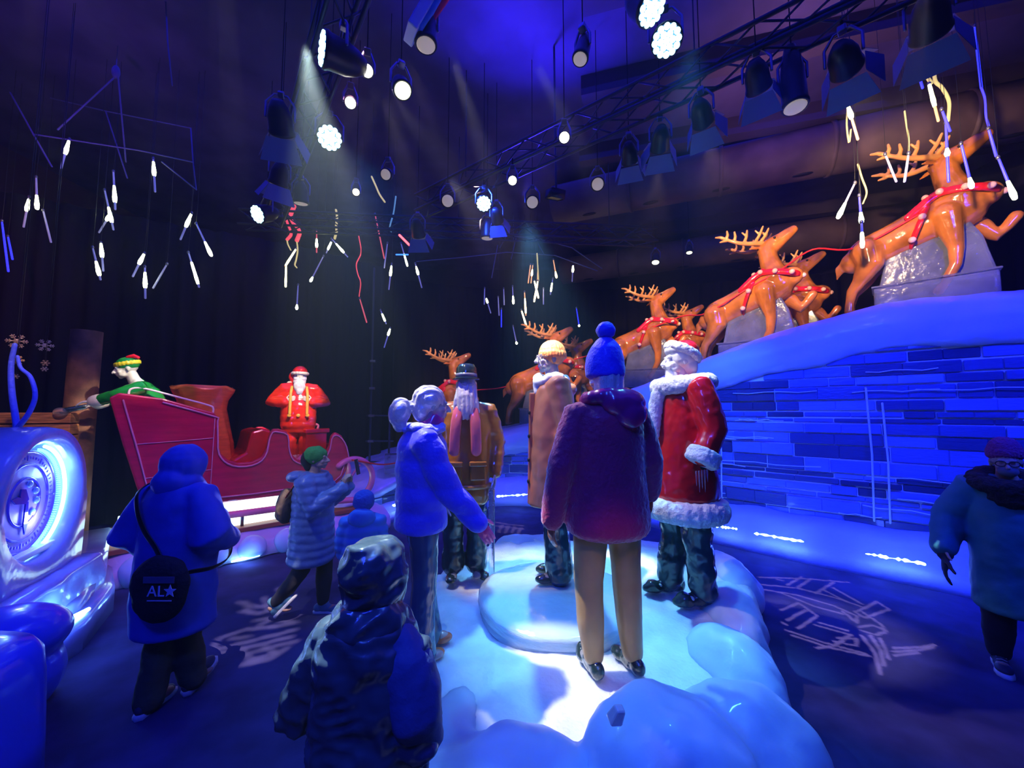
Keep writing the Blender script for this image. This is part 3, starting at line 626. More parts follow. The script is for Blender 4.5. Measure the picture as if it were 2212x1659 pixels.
for k in 'RL':
    a = J['el'+k].lerp(J['wr'+k], .70); b = J['el'+k].lerp(J['wr'+k], 1.20)
    o = M().tube([a, a.lerp(b, .1), a.lerp(b, .5), b.lerp(a, .1), b], [.105, .122, .125, .122, .105], 22, ends=False).voxel('fur_cuff', fur, t, .010, 3, lambda c: .007*nz(c, 32))
    if k == 'L':
        for i in range(5):
            q = b+V((.045-.02*i, -.06+.035*i, -.05)); L = (.10, .15, .13, .16, .09)[i]
            M().tube([q, q-V((0, 0, L*.5)), q-V((0, 0, L))], [.007, .005, .0015], 8).build('icicle', clear, t)
trousers(J, darktrs, t, (.12, .10, .09, .09), d=folds(.02, 9, .006, 20))
m = M()
for k in 'LR': shoe(m, J['ank'+k], 0, 1.35); m.tube([J['ank'+k]+V((0, .0, .24)), J['ank'+k]+V((0, 0, .1)), J['ank'+k]], [.10, .088, .085], 14); m.ell(J['ank'+k]+V((0, -.165, -.05)), (.066, .06, .05))
m.voxel('boots', darkboot, t, .011, 2, folds(.009, 13, .003, 40))
p = lev(1523, 1268, .4)

# ============================================================ VISITORS
skin = mat('skin', (.50, .30, .22), .55, sss=.15, sr=.02)
skin2 = mat('skin_dim', (.42, .26, .20), .55, sss=.15, sr=.02)
blackh = mat('dark_hair', (.02, .015, .012), .5, bump=.8, bscale=60, stretch=(6, 6, .6))
# ---------- A: left, blue hooded coat, seen from behind
t = thing('person', (-2.36, 2.82, 0), 'person from behind in a long royal blue hooded coat, walking near the oval window', 'person', R(172))
J = joints(1.0, elL=(.32, .06, 1.14), wrL=(.27, -.16, 1.02), elR=(-.31, .06, 1.16), wrR=(-.25, -.14, 1.08), handL=(-.5, -.8, .1), handR=(.5, -.8, .1), nL=(0, 0, -1), nR=(0, 0, -1), hd=(0, .15), head=(0, -.05, 1.61),
           hipL=(.07, 0, .9), hipR=(-.07, 0, .9), kneeR=(-.02, -.05, .5), ankR=(-.05, -.12, .12), kneeL=(.07, -.0, .5), ankL=(.06, .08, .09))
body(J, skin, t)
royal = mat('royal_blue_nylon', (.05, .09, .55), .6, bump=.3, bscale=8, sheen=.1, bdist=.02)
m = M(); m.stack([(.50, 0, 0, .235, .2), (.52, 0, 0, .25, .21), (.75, 0, 0, .25, .205), (1.0, 0, 0, .25, .20), (1.2, 0, 0, .25, .19), (1.36, 0, .01, .235, .17), (1.45, 0, .01, .19, .14), (1.52, 0, .0, .12, .11)], pw=2.3)
sleeve(m, J, 'L', .10, .125, .09); sleeve(m, J, 'R', .10, .125, .09); m.ell((.25, .0, 1.16), (.11, .15, .20)); m.ell((-.25, .0, 1.17), (.11, .15, .18))
m.voxel('coat', royal, t, .013, 5, folds(.014, 5, .005, 14))
m = M().ell((0, -.01, 1.62), (.135, .145, .15)); m.ell((0, .02, 1.49), (.16, .13, .09)); m.ell((0, .10, 1.50), (.12, .07, .10))
m.voxel('hood', royal, t, .011, 3, folds(.009, 8, .004, 20))
trousers(J, mat('olive_cloth', (.10, .10, .05), .9, bump=.4, bscale=20), t, (.11, .095, .085, .085), dz=-.02, d=folds(.012, 9, .005, 22))
for k in 'LR':
    tu = .0 if k == 'L' else -.3
    m = M(); shoe(m, J['ank'+k], 0.15, 1.0, toe_up=tu); sh_ = m.voxel('sneaker', mat('dark_sneaker', (.04, .05, .10), .6), t, .008, 2)
    m = M(); sole(m, J['ank'+k], .15, 1.0, toe_up=tu, t=.03); m.build('rubber_sole', mat('white_rubber', (.55, .58, .65), .5), sh_)
# crossbody bag, hangs on the person but is its own thing
bag = thing('crossbody_bag', V(t.location)+V((.13, -.27, .86)), 'black round crossbody bag with white lettering on the left visitor\'s hip', 'bag', R(0))
bq = Matrix.Rotation(R(4), 3, 'Z')
m = M().ell((0, 0, .04), (.185, .075, .185), None, 24, 14); m.ell((0, 0, -.03), (.17, .075, .16)); m.voxel('bag_body', mat('black_canvas', (.012, .012, .02), .8, bump=.5, bscale=30), bag, .01, 3, folds(.008, 9))
bt = lambda x: V(x)
P0 = V(t.location)
strap = [P0+V(q)-V(bag.location) for q in ((.12, -.25, 1.02), (.05, -.235, 1.12), (-.03, -.23, 1.22), (-.10, -.215, 1.35), (-.16, -.15, 1.46), (-.16, -.0, 1.51), (-.13, .13, 1.46), (-.02, .235, 1.28), (.16, .245, 1.08), (.30, .1, .96), (.33, -.08, .94), (.27, -.22, .96))]
M().tube([tuple(q) for q in smoothpts(strap, 5)], .022, 8, .22, up=(1, -.2, .3)).build('strap', blackp, bag)
whitep = mat('white_print', (.75, .78, .9), .6)
def text_on(txt, size, loc, rot, m_, parent, ext=.0015, name='lettering'):
    c = bpy.data.curves.new('t', 'FONT'); c.body = txt; c.size = size; c.extrude = ext; c.align_x = 'CENTER'; c.align_y = 'CENTER'
    ob = bpy.data.objects.new('t', c); COL.objects.link(ob); dg = bpy.context.evaluated_depsgraph_get(); me = bpy.data.meshes.new_from_object(ob.evaluated_get(dg)); bpy.data.objects.remove(ob)
    o = link(name, me, m_, parent, False); o.location = loc; o.rotation_euler = rot; return o
text_on('AL', .092, (.045, -.083, .035), (PI/2, 0, 0), whitep, bag)
def star(m, c, r, y0=0, y1=.003):
    pts = [(c[0]+(r if i % 2 == 0 else r*.42)*math.sin(PI*i/5), c[2]+(r if i % 2 == 0 else r*.42)*math.cos(PI*i/5)) for i in range(10)]
    return m.slab(pts, lambda x, z: V((x, c[1], z)), lambda x, z: V((x, c[1]-.003, z)))
star(M(), (.128, -.076, .036), .040).build('star_print', whitep, bag, smooth=False)
M().box((.06, -.083, .105), (.19, .004, .038)).build('print_band', mat('grey_print', (.12, .12, .2), .7), bag, smooth=False)
M().box((.07, -.083, -.018), (.15, .003, .005)).build('print_rule', whitep, bag, smooth=False)

# ---------- B: woman taking a photo
t = thing('person', (-1.98, 3.95, 0), 'person walking in a long blue puffer coat and green headscarf, holding up a phone', 'person', R(92))
J = joints(.93, elR=(-.22, -.08, 1.14), wrR=(-.10, -.34, 1.35), elL=(.22, -.12, 1.16), wrL=(.02, -.36, 1.34), handR=(.15, -.2, 1), handL=(-.2, -.1, 1), nR=(.6, -.6, 0), nL=(-.8, -.3, 0),
           kneeL=(.09, -.10, .52), ankL=(.08, -.10, .09), kneeR=(-.09, .05, .52), ankR=(-.09, .30, .17), curl=.6, head=(0, -.03, 1.64))
body(J, skin, t); h = J['head']
pb = mat('shiny_blue_nylon', (.13, .22, .42), .33, bump=.5, bscale=12, bdist=.02)
m = M(); m.stack([(.52, 0, .0, .20, .19), (.55, 0, 0, .215, .205), (.8, 0, 0, .205, .195), (1.0, 0, 0, .20, .18), (1.2, 0, 0, .205, .175), (1.32, 0, .01, .19, .15), (1.38, 0, .0, .13, .12)], pw=2.2)
sleeve(m, J, 'L', .09, .085, .055); sleeve(m, J, 'R', .09, .085, .055)
m.voxel('puffer_coat', pb, t, .012, 4, puff(.075, .008))
m = M().ell((0, .16, 1.35), (.13, .10, .06)); m.ell((0, .05, 1.36), (.12, .10, .05)); m.voxel('hood', pb, t, .011, 3, folds(.008, 10))
m = M().ell(h+V((0, .025, .035)), (.098, .112, .095)); m.voxel('headscarf', mat('green_knit', (.05, .35, .05), .8, bump=.6, bscale=30), t, .009, 2, folds(.005, 16))
m = M().ell(h+V((0, .10, -.01)), (.08, .06, .09)); m.ell(h+V((0, .08, -.07)), (.06, .05, .06)); m.voxel('hair', blackh, t, .009, 2, folds(.004, 30))
trousers(J, mat('black_trousers', (.015, .015, .03), .8), t, (.10, .085, .075, .06))
for k, tu in (('L', 0), ('R', -.8)):
    m = M(); shoe(m, J['ank'+k], 0, .95, toe_up=tu); sh_ = m.voxel('shoe', mat('teal_shoe', (.08, .22, .32), .6), t, .008, 2)
    m = M(); sole(m, J['ank'+k], 0, .95, toe_up=tu); m.build('rubber_sole', mat('white_rubber', (.5, .5, .5)), sh_)
bp = thing('backpack', V(t.location)+V((-.25, -.02, 1.06)), 'brown backpack worn by the visitor in the green headscarf', 'backpack')
m = M().ell((0, 0, 0), (.085, .13, .17)); m.ell((.0, 0, .05), (.075, .12, .13)); m.ell((-.05, 0, -.06), (.05, .09, .08)); m.voxel('bag_body', mat('brown_canvas', (.10, .07, .05), .8, bump=.4), bp, .012, 5, folds(.006, 12))
for y in (-.12, .12): M().tube([(.06, y, .12), (.14, y, .24), (.25, y, .285), (.35, y, .22), (.40, y, .08)], .020, 8, .3, up=(0, 1, 0)).build('strap', mat('orange_strap', (.75, .12, .04), .6), bp)
p = V(t.location)+V((.37, -.05, 1.36)) 
ph = thing('phone', V(t.location)+V((.42, .02, 1.44)), 'dark phone held up by the visitor in the green headscarf', 'phone', rot=(0, R(-12), 0))
M().box((0, 0, 0), (.010, .075, .155)).build('phone_body', blackp, ph, bevel=.004); M().box((-.0055, 0, 0), (.001, .068, .145)).build('screen', glow('phone_screen', (.10, .12, .2), .6), ph, smooth=False)
M().ell((.006, .02, .055), (.003, .012, .012)).build('camera_lens', metal, ph)

# ---------- C: child in bright blue
t = thing('person', (-1.37, 3.66, 0), 'child in a bright blue padded jacket and hat beside the person with the phone', 'person', R(190))
J = joints(.70, hd=(0, .1), wrL=(.24, -.10, .92), wrR=(-.24, -.10, .92))
body(J, skin, t, .008); h = J['head']
bb = mat('bright_blue_nylon', (.03, .20, .65), .5, bump=.3, bscale=10)
s = .70; m = M(); m.stack([(.42, 0, 0, .17, .15), (.45, 0, 0, .185, .16), (.6, 0, 0, .18, .155), (.8, 0, 0, .175, .145), (.95, 0, 0, .165, .13), (1.02, 0, 0, .11, .10)], pw=2.2)
sleeve(m, J, 'L', .078, .07, .05); sleeve(m, J, 'R', .078, .07, .05); m.voxel('jacket', bb, t, .011, 4, puff(.08, .01))
M().ell((0, .08, 1.04), (.12, .075, .09)).voxel('hood', bb, t, .01, 3, folds(.008, 12))
M().ell(h+V((0, .01, .035)), (.098, .105, .10)).voxel('beanie', mat('blue_knit', (.02, .09, .5), .85, bump=.8, bscale=40), t, .009, 2, folds(.006, 14))
trousers(J, mat('navy_cloth', (.02, .03, .09), .8), t, (.12, .10, .09, .08))
m = M(); shoe(m, J['ankL'], 0, .75); shoe(m, J['ankR'], 0, .75); m.voxel('shoes', blackp, t, .009, 2)

# ---------- D: nearest person, shiny dark parka, hood up
t = thing('person', (-.47, 1.36, 0), 'nearest person, from behind, in a shiny dark blue parka with the hood up', 'person', R(168)); t.scale = (.93, .93, .955)
J = joints(.93, shL=(.15, .01, 1.37), shR=(-.15, .01, 1.36), elL=(.29, .02, 1.12), wrL=(.27, -.20, 1.04), elR=(-.20, .04, 1.1), wrR=(-.12, -.20, 1.02), handL=(-.2, -1, .1), handR=(.3, -1, .1), nL=(0, 0, -1), nR=(0, 0, -1), hd=(0, .2), head=(0, -.05, 1.62))
body(J, skin, t)
pk = mat('shiny_parka', (.05, .075, .13), .27, spec=.8, bump=1.0, bscale=7, coat=.3, bdist=.05, detail=2)
m = M(); m.stack([(.50, 0, 0, .19, .18), (.53, 0, 0, .205, .19), (.75, 0, 0, .20, .18), (1.0, 0, 0, .185, .17), (1.2, 0, 0, .175, .16), (1.29, 0, .01, .165, .15), (1.35, 0, .01, .14, .13), (1.40, 0, .0, .10, .10)], pw=2.3)
sleeve(m, J, 'L', .082, .078, .058); sleeve(m, J, 'R', .082, .075, .06)
def crease(c):
    a = nz(c, 5, 4); b = nz((c.x+c.z*.5, c.y, c.z*1.8), 11, 2)
    return .016*(1-abs(a)*2.2)*.7+.011*(1-abs(b)*2.4)+.004*nz(c, 24)
m.voxel('parka', pk, t, .009, 3, crease)
m = M().ell((0, -.015, 1.50), (.108, .13, .135)); m.ell((0, .03, 1.38), (.125, .11, .08)); m.ell((0, .04, 1.55), (.088, .09, .085))
m.voxel('hood', pk, t, .008, 3, crease)
m = M()
m.tube([(-.09, .02, 1.30), (-.155, .03, 1.25), (-.20, .05, 1.12), (-.205, .0, 1.02)], [.085, .095, .09, .07], 16); m.voxel('shoulder_cape', mat('matte_blue_nylon', (.04, .07, .28), .6, bump=.4), t, .01, 4, folds(.012, 8, .005, 20))
trousers(J, mat('navy_cloth', (.02, .03, .09), .8), t)
m = M(); shoe(m, J['ankL'], 0, .95); shoe(m, J['ankR'], 0, .95); m.voxel('shoes', blackp, t, .009, 2)

# ---------- E: right, teal coat and fur collar
t = thing('person', (3.86, 3.08, 0), 'person in a long teal coat, dark fur collar and purple knit hat, right edge', 'person', R(-42))
J = joints(.99, elR=(-.31, .05, 1.14), wrR=(-.37, -.08, .90), elL=(.30, .05, 1.14), wrL=(.31, -.06, .9), handR=(-.1, -.3, -1), head=(0, -.03, 1.62), ankL=(.12, -.16, .09), kneeL=(.11, -.10, .5), ankR=(-.10, .08, .09), hd=(-.1, .08))
body(J, skin2, t); h = J['head']
tealm = mat('teal_nylon', (.02, .17, .21), .55, bump=.4, bscale=8, bdist=.02)
m = M(); m.stack([(.47, 0, 0, .215, .2), (.50, 0, 0, .235, .21), (.75, 0, 0, .235, .20), (1.0, 0, 0, .225, .19), (1.2, 0, 0, .22, .18), (1.36, 0, .01, .20, .16), (1.45, 0, .01, .17, .14)], pw=2.3)
sleeve(m, J, 'L', .11, .11, .085, .98); sleeve(m, J, 'R', .11, .115, .085, .98); m.voxel('coat', tealm, t, .013, 4, folds(.014, 6, .005, 16))
m = M()
for k in range(18): a = 2*PI*k/18; m.ell((.145*math.cos(a), -.02+.13*math.sin(a), 1.455+.04*math.sin(a)), (.08, .08, .07))
m.ell((0, -.14, 1.36), (.13, .07, .10)); m.voxel('fur_collar', mat('dark_fur', (.025, .015, .02), .9, bump=1, bscale=50), t, .011, 2, lambda c: .014*nz(c, 26))
m = M().ell(h+V((0, .02, .085)), (.094, .106, .115)); m.stack([(h.z+.035, 0, h.y+.025, .092, .104), (h.z+.05, 0, h.y+.02, .099, .111), (h.z+.09, 0, h.y+.02, .099, .111), (h.z+.10, 0, h.y+.02, .092, .104)])
m.voxel('knit_hat', mat('purple_knit', (.25, .03, .17), .9, bump=.9, bscale=60), t, .009, 2, lambda c: .004*math.sin(math.atan2(c.y-h.y, c.x)*24)*.5)
m = M()
q0 = rotm(-.1, .08)
for k in (-1, 1):
    c = h+q0 @ V((k*.033, -.108, .005)); m.tube([c+V((.027*math.cos(a), 0, .02*math.sin(a))) for a in [2*PI*j/14 for j in range(15)]], .003, 6, ends=False)
    m.tube([c+V((k*.027, 0, 0)), h+q0 @ V((k*.085, .01, .0))], .0025, 6)
m.tube([h+q0 @ V((-.008, -.11, .008)), h+q0 @ V((.008, -.11, .008))], .003, 6)
m.build('glasses', blackp, t)
for k in 'LR':
    m = M().tube([J['wr'+k]+V((0, 0, .03)), J['wr'+k]+V((0, -.02, -.05))], [.055, .052], 12); hand(m, J['wr'+k]+V((0, -.02, -.06)), J['hand'+k], J['n'+k], 1 if k == 'R' else -1, 1.3, .25, .003); m.voxel('dark_glove', mat('dark_glove', (.015, .02, .03), .7), t, .008, 3)
M().ell(h+q0 @ V((0, -.088, -.055)), (.055, .042, .045), q0).voxel('face_mask', mat('grey_mask', (.12, .12, .17), .8), t, .008, 2)
trousers(J, mat('black_trousers', (.015, .015, .03), .8), t, (.11, .095, .085, .07))
for k in 'LR':
    m = M(); shoe(m, J['ank'+k], 0, 1.05); sh_ = m.voxel('sneaker', mat('navy_sneaker', (.03, .04, .09), .6), t, .008, 2)
    m = M(); sole(m, J['ank'+k], 0, 1.05, t=.03); m.build('rubber_sole', mat('white_rubber', (.5, .5, .5)), sh_)
    for i in range(4):
        q = J['ank'+k]+V((0, -.055-.022*i, .01-.012*i)); M().tube([q+V((-.025, 0, -.008)), q, q+V((.025, 0, -.008))], .003, 6).build('lace', mat('white_rubber', (.5, .5, .5)), sh_)
# ============================================================ REINDEER
deer = thing('reindeer_ice_sculpture', (0, 0, 0), '', 'reindeer sculpture')
def D(x, z, y=0): return V((y, -x, z))      # x forward, faces -Y
m = M()
bp_ = smoothpts([(-.62, .84, .18), (-.46, .92, .27), (-.15, 1.04, .275), (.15, 1.16, .29), (.42, 1.28, .31), (.62, 1.38, .27), (.74, 1.42, .17)], 4)
m.tube([D(a[0], a[1]) for a in bp_], [a[2] for a in bp_], 22, .82, up=(0, 0, 1))
nk = smoothpts([(.50, 1.42, .28), (.47, 1.60, .215), (.42, 1.78, .18), (.40, 1.95, .17), (.43, 2.04, .14)], 4)
m.tube([D(a[0], a[1]) for a in nk], [a[2] for a in nk], 18, .85)
hd_ = smoothpts([(.38, 2.0, .15), (.50, 2.06, .145), (.62, 2.13, .115), (.73, 2.20, .095), (.79, 2.24, .075)], 3)
m.tube([D(a[0], a[1]) for a in hd_], [a[2] for a in hd_], 16, .85)
for k in (-1, 1):
    m.tube([D(-.46, .92, k*.13), D(-.44, .70, k*.16), D(-.56, .48, k*.16), D(-.66, .34, k*.15), D(-.70, .16, k*.15), D(-.71, .03, k*.15)], [.21, .17, .10, .072, .056, .066], 14)
    m.tube([D(.32, 2.02, k*.10), D(.23, 2.01, k*.20), D(.15, 1.98, k*.27)], [.035, .042, .012], 10, .45)
    m.ell(D(.55, 2.13, k*.11), .03); m.ell(D(.80, 2.25, k*.035), .03)
m.tube([D(.36, 1.20, -.17), D(.39, .98, -.17), D(.43, .72, -.16), D(.41, .48, -.16), D(.31, .26, -.16), D(.24, .16, -.16)], [.17, .13, .085, .065, .055, .065], 14)
m.tube([D(.52, 1.18, .16), D(.72, 1.00, .16), D(.84, .86, .15), D(.92, .96, .15), D(1.0, 1.08, .15)], [.16, .115, .08, .065, .072], 14)
m.tube([D(-.72, .88), D(-.80, .76), D(-.84, .62)], [.06, .07, .015], 10, .6)
m.voxel('body', deer_m, deer, .018, 4, lambda c: .006*nz(c, 6))
for k in (-1, 1):
    a = M(); B = [(.34, 2.10, .07), (.22, 2.10, .17), (.05, 2.12, .27), (-.12, 2.20, .33), (-.26, 2.30, .36)]
    B = [(x, z, y*k) for x, z, y in B]; BS = smoothpts(B, 4); a.tube([D(*q) for q in BS], [.048-.026*i/len(BS) for i in range(len(BS))], 10)
    for (x, z, y, dx, dz, L) in ((.31, 2.11, .10, .55, .8, .26), (.23, 2.10, .16, .5, .85, .30), (.08, 2.12, .24, .3, .95, .22), (-.06, 2.17, .31, .1, 1, .17), (-.18, 2.24, .34, .15, 1, .14), (-.24, 2.28, .35, -.9, .3, .12), (-.18, 2.22, .34, -.8, -.1, .12)):
        p = D(x, z, y*k); d = D(dx, dz, .15*k); e = p+d*L; mdl = p+d*L*.5+D(.02, 0, .01*k); a.tube([p, mdl, e], [.032, .026, .018], 8)
        if L > .17: a.tube([mdl, mdl+D(-.06, .08, .03*k)], [.022, .015], 8)
    a.voxel('antler', antler_m, deer, .010, 1)
for k in (-1, 1): M().ell(D(.535, 2.13, k*.138), .02).build('eye', blackp, deer)
# harness
def ringpts(c, u, v, ru, rv, n=28): return [c+u*(ru*math.cos(2*PI*j/n))+v*(rv*math.sin(2*PI*j/n)) for j in range(n+1)]
har = M(); Y = V((1, 0, 0))
col_c = D(.54, 1.48); col_u = D(.95, -.20).normalized(); r1 = ringpts(col_c, col_u, Y, .325, .27); har.tube(r1, .058, 10, .55, ends=False)
gir_c = D(.10, 1.14); gir_u = D(.36, .93).normalized()*-1; r2 = ringpts(gir_c, gir_u, Y, .31, .265); har.tube(r2, .055, 10, .5, ends=False)
for k in (-1, 1): har.tube([D(.34, 1.55, k*.20), D(.18, 1.44, k*.22), D(.0, 1.28, k*.22)], .055, 8, .5)
ho = har.voxel('harness', redice, deer, .014, 2)
bellm = iced('pale_pink_ice', (.95, .50, .38), coat=.6)
proto = None
for R_, n, c in ((r1, 9, col_c), (r2, 7, gir_c)):
    for j in range(n):
        q = R_[int(j*28/n)]; p = q+(q-c).normalized()*.045
        if proto is None: b = proto = M().ell((0, 0, 0), .044, None, 12, 8).build('bell', bellm, ho)
        else: b = proto.copy(); COL.objects.link(b)
        b.location = p
DEER = [(5.52, 5.25, 3.42, -44, .94, 'topmost and largest reindeer sculpture at the right end of the ramp'),
        (4.02, 6.62, 2.86, -42, .93, 'reindeer sculpture on the middle of the ramp, second from the right in the near row'),
        (2.90, 8.75, 2.62, -24, .92, 'reindeer sculpture partly behind the blue pompom hat, near row'),
        (.62, 9.35, 1.72, -8, 1.0, 'reindeer sculpture behind the peach-beanied figure'),
        (-1.85, 9.75, 1.28, 2, .95, 'lowest reindeer sculpture, behind the bowler-hatted figure'),
        (5.30, 7.60, 2.95, -36, .90, 'darker reindeer sculpture partnered behind the middle reindeer'),
        (4.05, 9.75, 2.6, -24, .88, 'darker reindeer sculpture half hidden behind the third pair\'s near reindeer'),
        (1.35, 10.4, 1.72, -8, .96, 'farther reindeer sculpture peeking out between the tan-coated figure and the pompom hat')]
blk_proto = None
for i, (x, y, z, yaw, s, lab) in enumerate(DEER):
    d = deer if i == 0 else copy_tree(deer)
    d.location = (x, y, z); d.rotation_euler = (0, 0, R(90+yaw)); d.scale = (s, s, s); d['label'] = lab; d['category'] = 'reindeer sculpture'; d['group'] = 'flying reindeer on the ice ramp'
    # clear ice stand
    st = thing('ice_stand', (x, y, z-.10), 'ice block stand under the '+lab.replace('reindeer sculpture', 'reindeer').replace(', second from the right in the near row', '').replace(' between the tan-coated figure and the pompom hat', ''), 'ice stand', R(90+yaw), 'ice stands under the reindeer')
    st.scale = (s, s, s)
    if i == 0:
        blk_proto = []
        mm1 = M(); mm1.box(D(.18, .22), (.46, 1.20, .42)); blk_proto.append(mm1.build('base_block', cloudy, st, bevel=.03))
        mm1 = M(); mm1.slab([(-.36, .44), (.78, .44), (.68, .95), (.56, 1.22), (.1, 1.05), (-.26, .92)], lambda a, b: D(a, b, -.12), lambda a, b: D(a, b, .12)); blk_proto.append(mm1.build('upper_block', cloudy, st, bevel=.03))
        mm1 = M(); mm1.box(D(.18, .44), (.50, 1.24, .03)); blk_proto.append(mm1.build('shelf_slab', clear, st, bevel=.008))
    else:
        for b in blk_proto: c = b.copy(); COL.objects.link(c); c.parent = st
# red rope from the sleigh through the harnesses
def hp(i, a=.10, zz=1.28, side=-.22):
    x, y, z, yaw, s, _ = DEER[i]; M_ = Matrix.Rotation(R(90+yaw), 3, 'Z'); return V((x, y, z))+M_ @ (D(a, zz, side)*s)
segs = [[(-2.62, 6.45, 1.20), (-2.2, 7.1, 1.05), (-1.8, 7.9, 1.25), (-1.9, 9.2, 2.1), tuple(hp(4, -.1, 1.1))], [tuple(hp(4)), (-.4, 9.45, 2.55), tuple(hp(3, -.1, 1.05))], [tuple(hp(3)), (1.9, 9.2, 3.35), tuple(hp(2, -.1, 1.05))], [tuple(hp(2, .2)), (3.5, 7.9, 3.95), tuple(hp(1, -.6, .95)), tuple(hp(1))], [tuple(hp(1)), tuple(hp(1, .6, 1.5)), (4.85, 6.1, 4.6), tuple(hp(0, -.6, 1.0)), tuple(hp(0))]]
rope = M()
for sg in segs: rope.tube([tuple(q) for q in smoothpts(sg, 6)], .013, 8)
tag(rope.build('harness_rope', mat('red_rope', (.85, .02, .02), .5), None), 'red rope running from the sleigh through the reindeer harnesses', 'rope')

# ============================================================ SLEIGH
rear = V((-4.55, 4.78, 0)); nose = V((-2.72, 6.55, 0)); ax = (nose-rear).normalized(); side = V((-ax.y, ax.x, 0))   # side = away from viewer
ang = math.atan2(ax.y, ax.x)
sg = thing('sleigh', (rear.x, rear.y, 0), 'big red ice sleigh with pink piping on a lit ice bed', 'sleigh', ang)
# local: x along the sleigh, y away from the viewer
prof_ = [(.10, .78), (.0, 1.10), (-.14, 1.60), (-.28, 2.16), (-.20, 2.22), (.20, 2.16), (.72, 1.98), (.76, 1.92), (.78, 1.55), (.82, 1.42), (.90, 1.33), (1.02, 1.28), (1.18, 1.28), (1.30, 1.34), (1.36, 1.46), (1.38, 1.62), (1.42, 1.74), (1.50, 1.74), (1.62, 1.69),
         (1.64, 1.52), (1.68, 1.36), (1.76, 1.27), (1.90, 1.22), (2.06, 1.22), (2.17, 1.30), (2.24, 1.45), (2.26, 1.60), (2.32, 1.66), (2.42, 1.60), (2.50, 1.46), (2.55, 1.25), (2.53, 1.05), (2.44, .88), (2.30, .78), (2.0, .74)]
S = 1.0
def pmap(x, z, y): 
    b = .06*math.sin(min(1, max(0, (z-.7)/1.5))*PI); return V((x, y, z))
W = 1.05
for y0, nm in ((0, 'near_side_panel'), (W, 'far_side_panel')):
    M().slab(prof_, lambda x, z: V((x, y0, z)), lambda x, z: V((x, y0+.09, z))).build('side_panel', sleighm, sg, bevel=.02)
# floor, back and front walls
flo = [(.12, .80), (2.35, .82), (2.35, .92), (.12, .92)]
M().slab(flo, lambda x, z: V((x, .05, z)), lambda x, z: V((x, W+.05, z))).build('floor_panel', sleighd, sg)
bk = [(.10, .80), (.0, 1.10), (-.14, 1.60), (-.26, 2.14), (-.18, 2.16), (-.05, 1.62), (.10, 1.12), (.2, .82)]
M().slab(bk, lambda x, z: V((x, .05, z)), lambda x, z: V((x, W+.05, z))).build('back_panel', sleighm, sg)
fr_ = [(2.50, 1.46), (2.55, 1.25), (2.53, 1.05), (2.44, .88), (2.34, .90), (2.42, 1.08), (2.44, 1.25), (2.40, 1.42)]
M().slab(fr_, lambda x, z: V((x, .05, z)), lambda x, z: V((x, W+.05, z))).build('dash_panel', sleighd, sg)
seat_ = [(1.12, .9), (1.60, .9), (1.60, 1.66), (1.45, 1.70), (1.38, 1.5), (1.30, 1.36), (1.12, 1.30)]
M().slab([(.98, .9), (1.45, .9), (1.45, 1.70), (1.34, 1.74), (1.20, 1.70), (1.14, 1.4), (.98, 1.30)], lambda x, z: V((x, .2, z)), lambda x, z: V((x, W, z))).build('seat_back', redice, sg, bevel=.03)
# piping
pip = smoothpts([(x, -.012, z-.05 if z > 1 else z+.05) for x, z in prof_[5:31]], 2)
M().tube([tuple(q) for q in pip], .011, 8).build('piping', pinktrim, sg)
M().tube([(-.16, -.012, 2.13), (.0, -.012, 1.5), (.15, -.012, .86), (1.2, -.012, .83), (2.3, -.012, .85), (2.42, -.012, .95), (2.48, -.012, 1.15)], .010, 8).build('piping', pinktrim, sg)
for z in (1.2, 1.62): M().tube([(.08-.25*(z-1.2), -.01, z-.02), (.4, -.01, z), (.72, -.01, z+.02)], .005, 6).build('joint_line', pinktrim, sg)
M().tube([(.72, -.01, .85), (.73, -.01, 1.9)], .006, 6).build('joint_line', pinktrim, sg)
M().tube([(q[0], q[1], q[2]) for q in smoothpts([(-.12, .04, 2.20), (-.10, .04, 2.27), (.02, .04, 2.28), (.35, .04, 2.18), (.66, .04, 2.08), (.71, .04, 2.04), (.71, .04, 1.98)], 5)], .012, 8).build('rail', mat('pale_rail', (.95, .75, .70), .2, sss=.2), sg)
# runner: long bar below and big curl in front
for y0 in (.0, W):
    cur = [(2.62+.34*math.sin(a), y0, .86-.0-.34*math.cos(a)) for a in np.linspace(-.3, 3.9, 22)]
    M().tube([tuple(q) for q in smoothpts([(-.05, y0, .62), (1.0, y0, .58), (2.0, y0, .56), (2.45, y0, .54)]+cur[2:], 2)], .048, 10, 1.3).build('runner', pinktrim, sg)
    for x in (.55, 1.6): M().tube([(x, y0, .60), (x, y0, .80)], .03, 8).build('strut', metal, sg)
M().tube([(2.30, -.02, .56), (2.72, -.02, 1.08)], .022, 8).build('brace', pinktrim, sg)
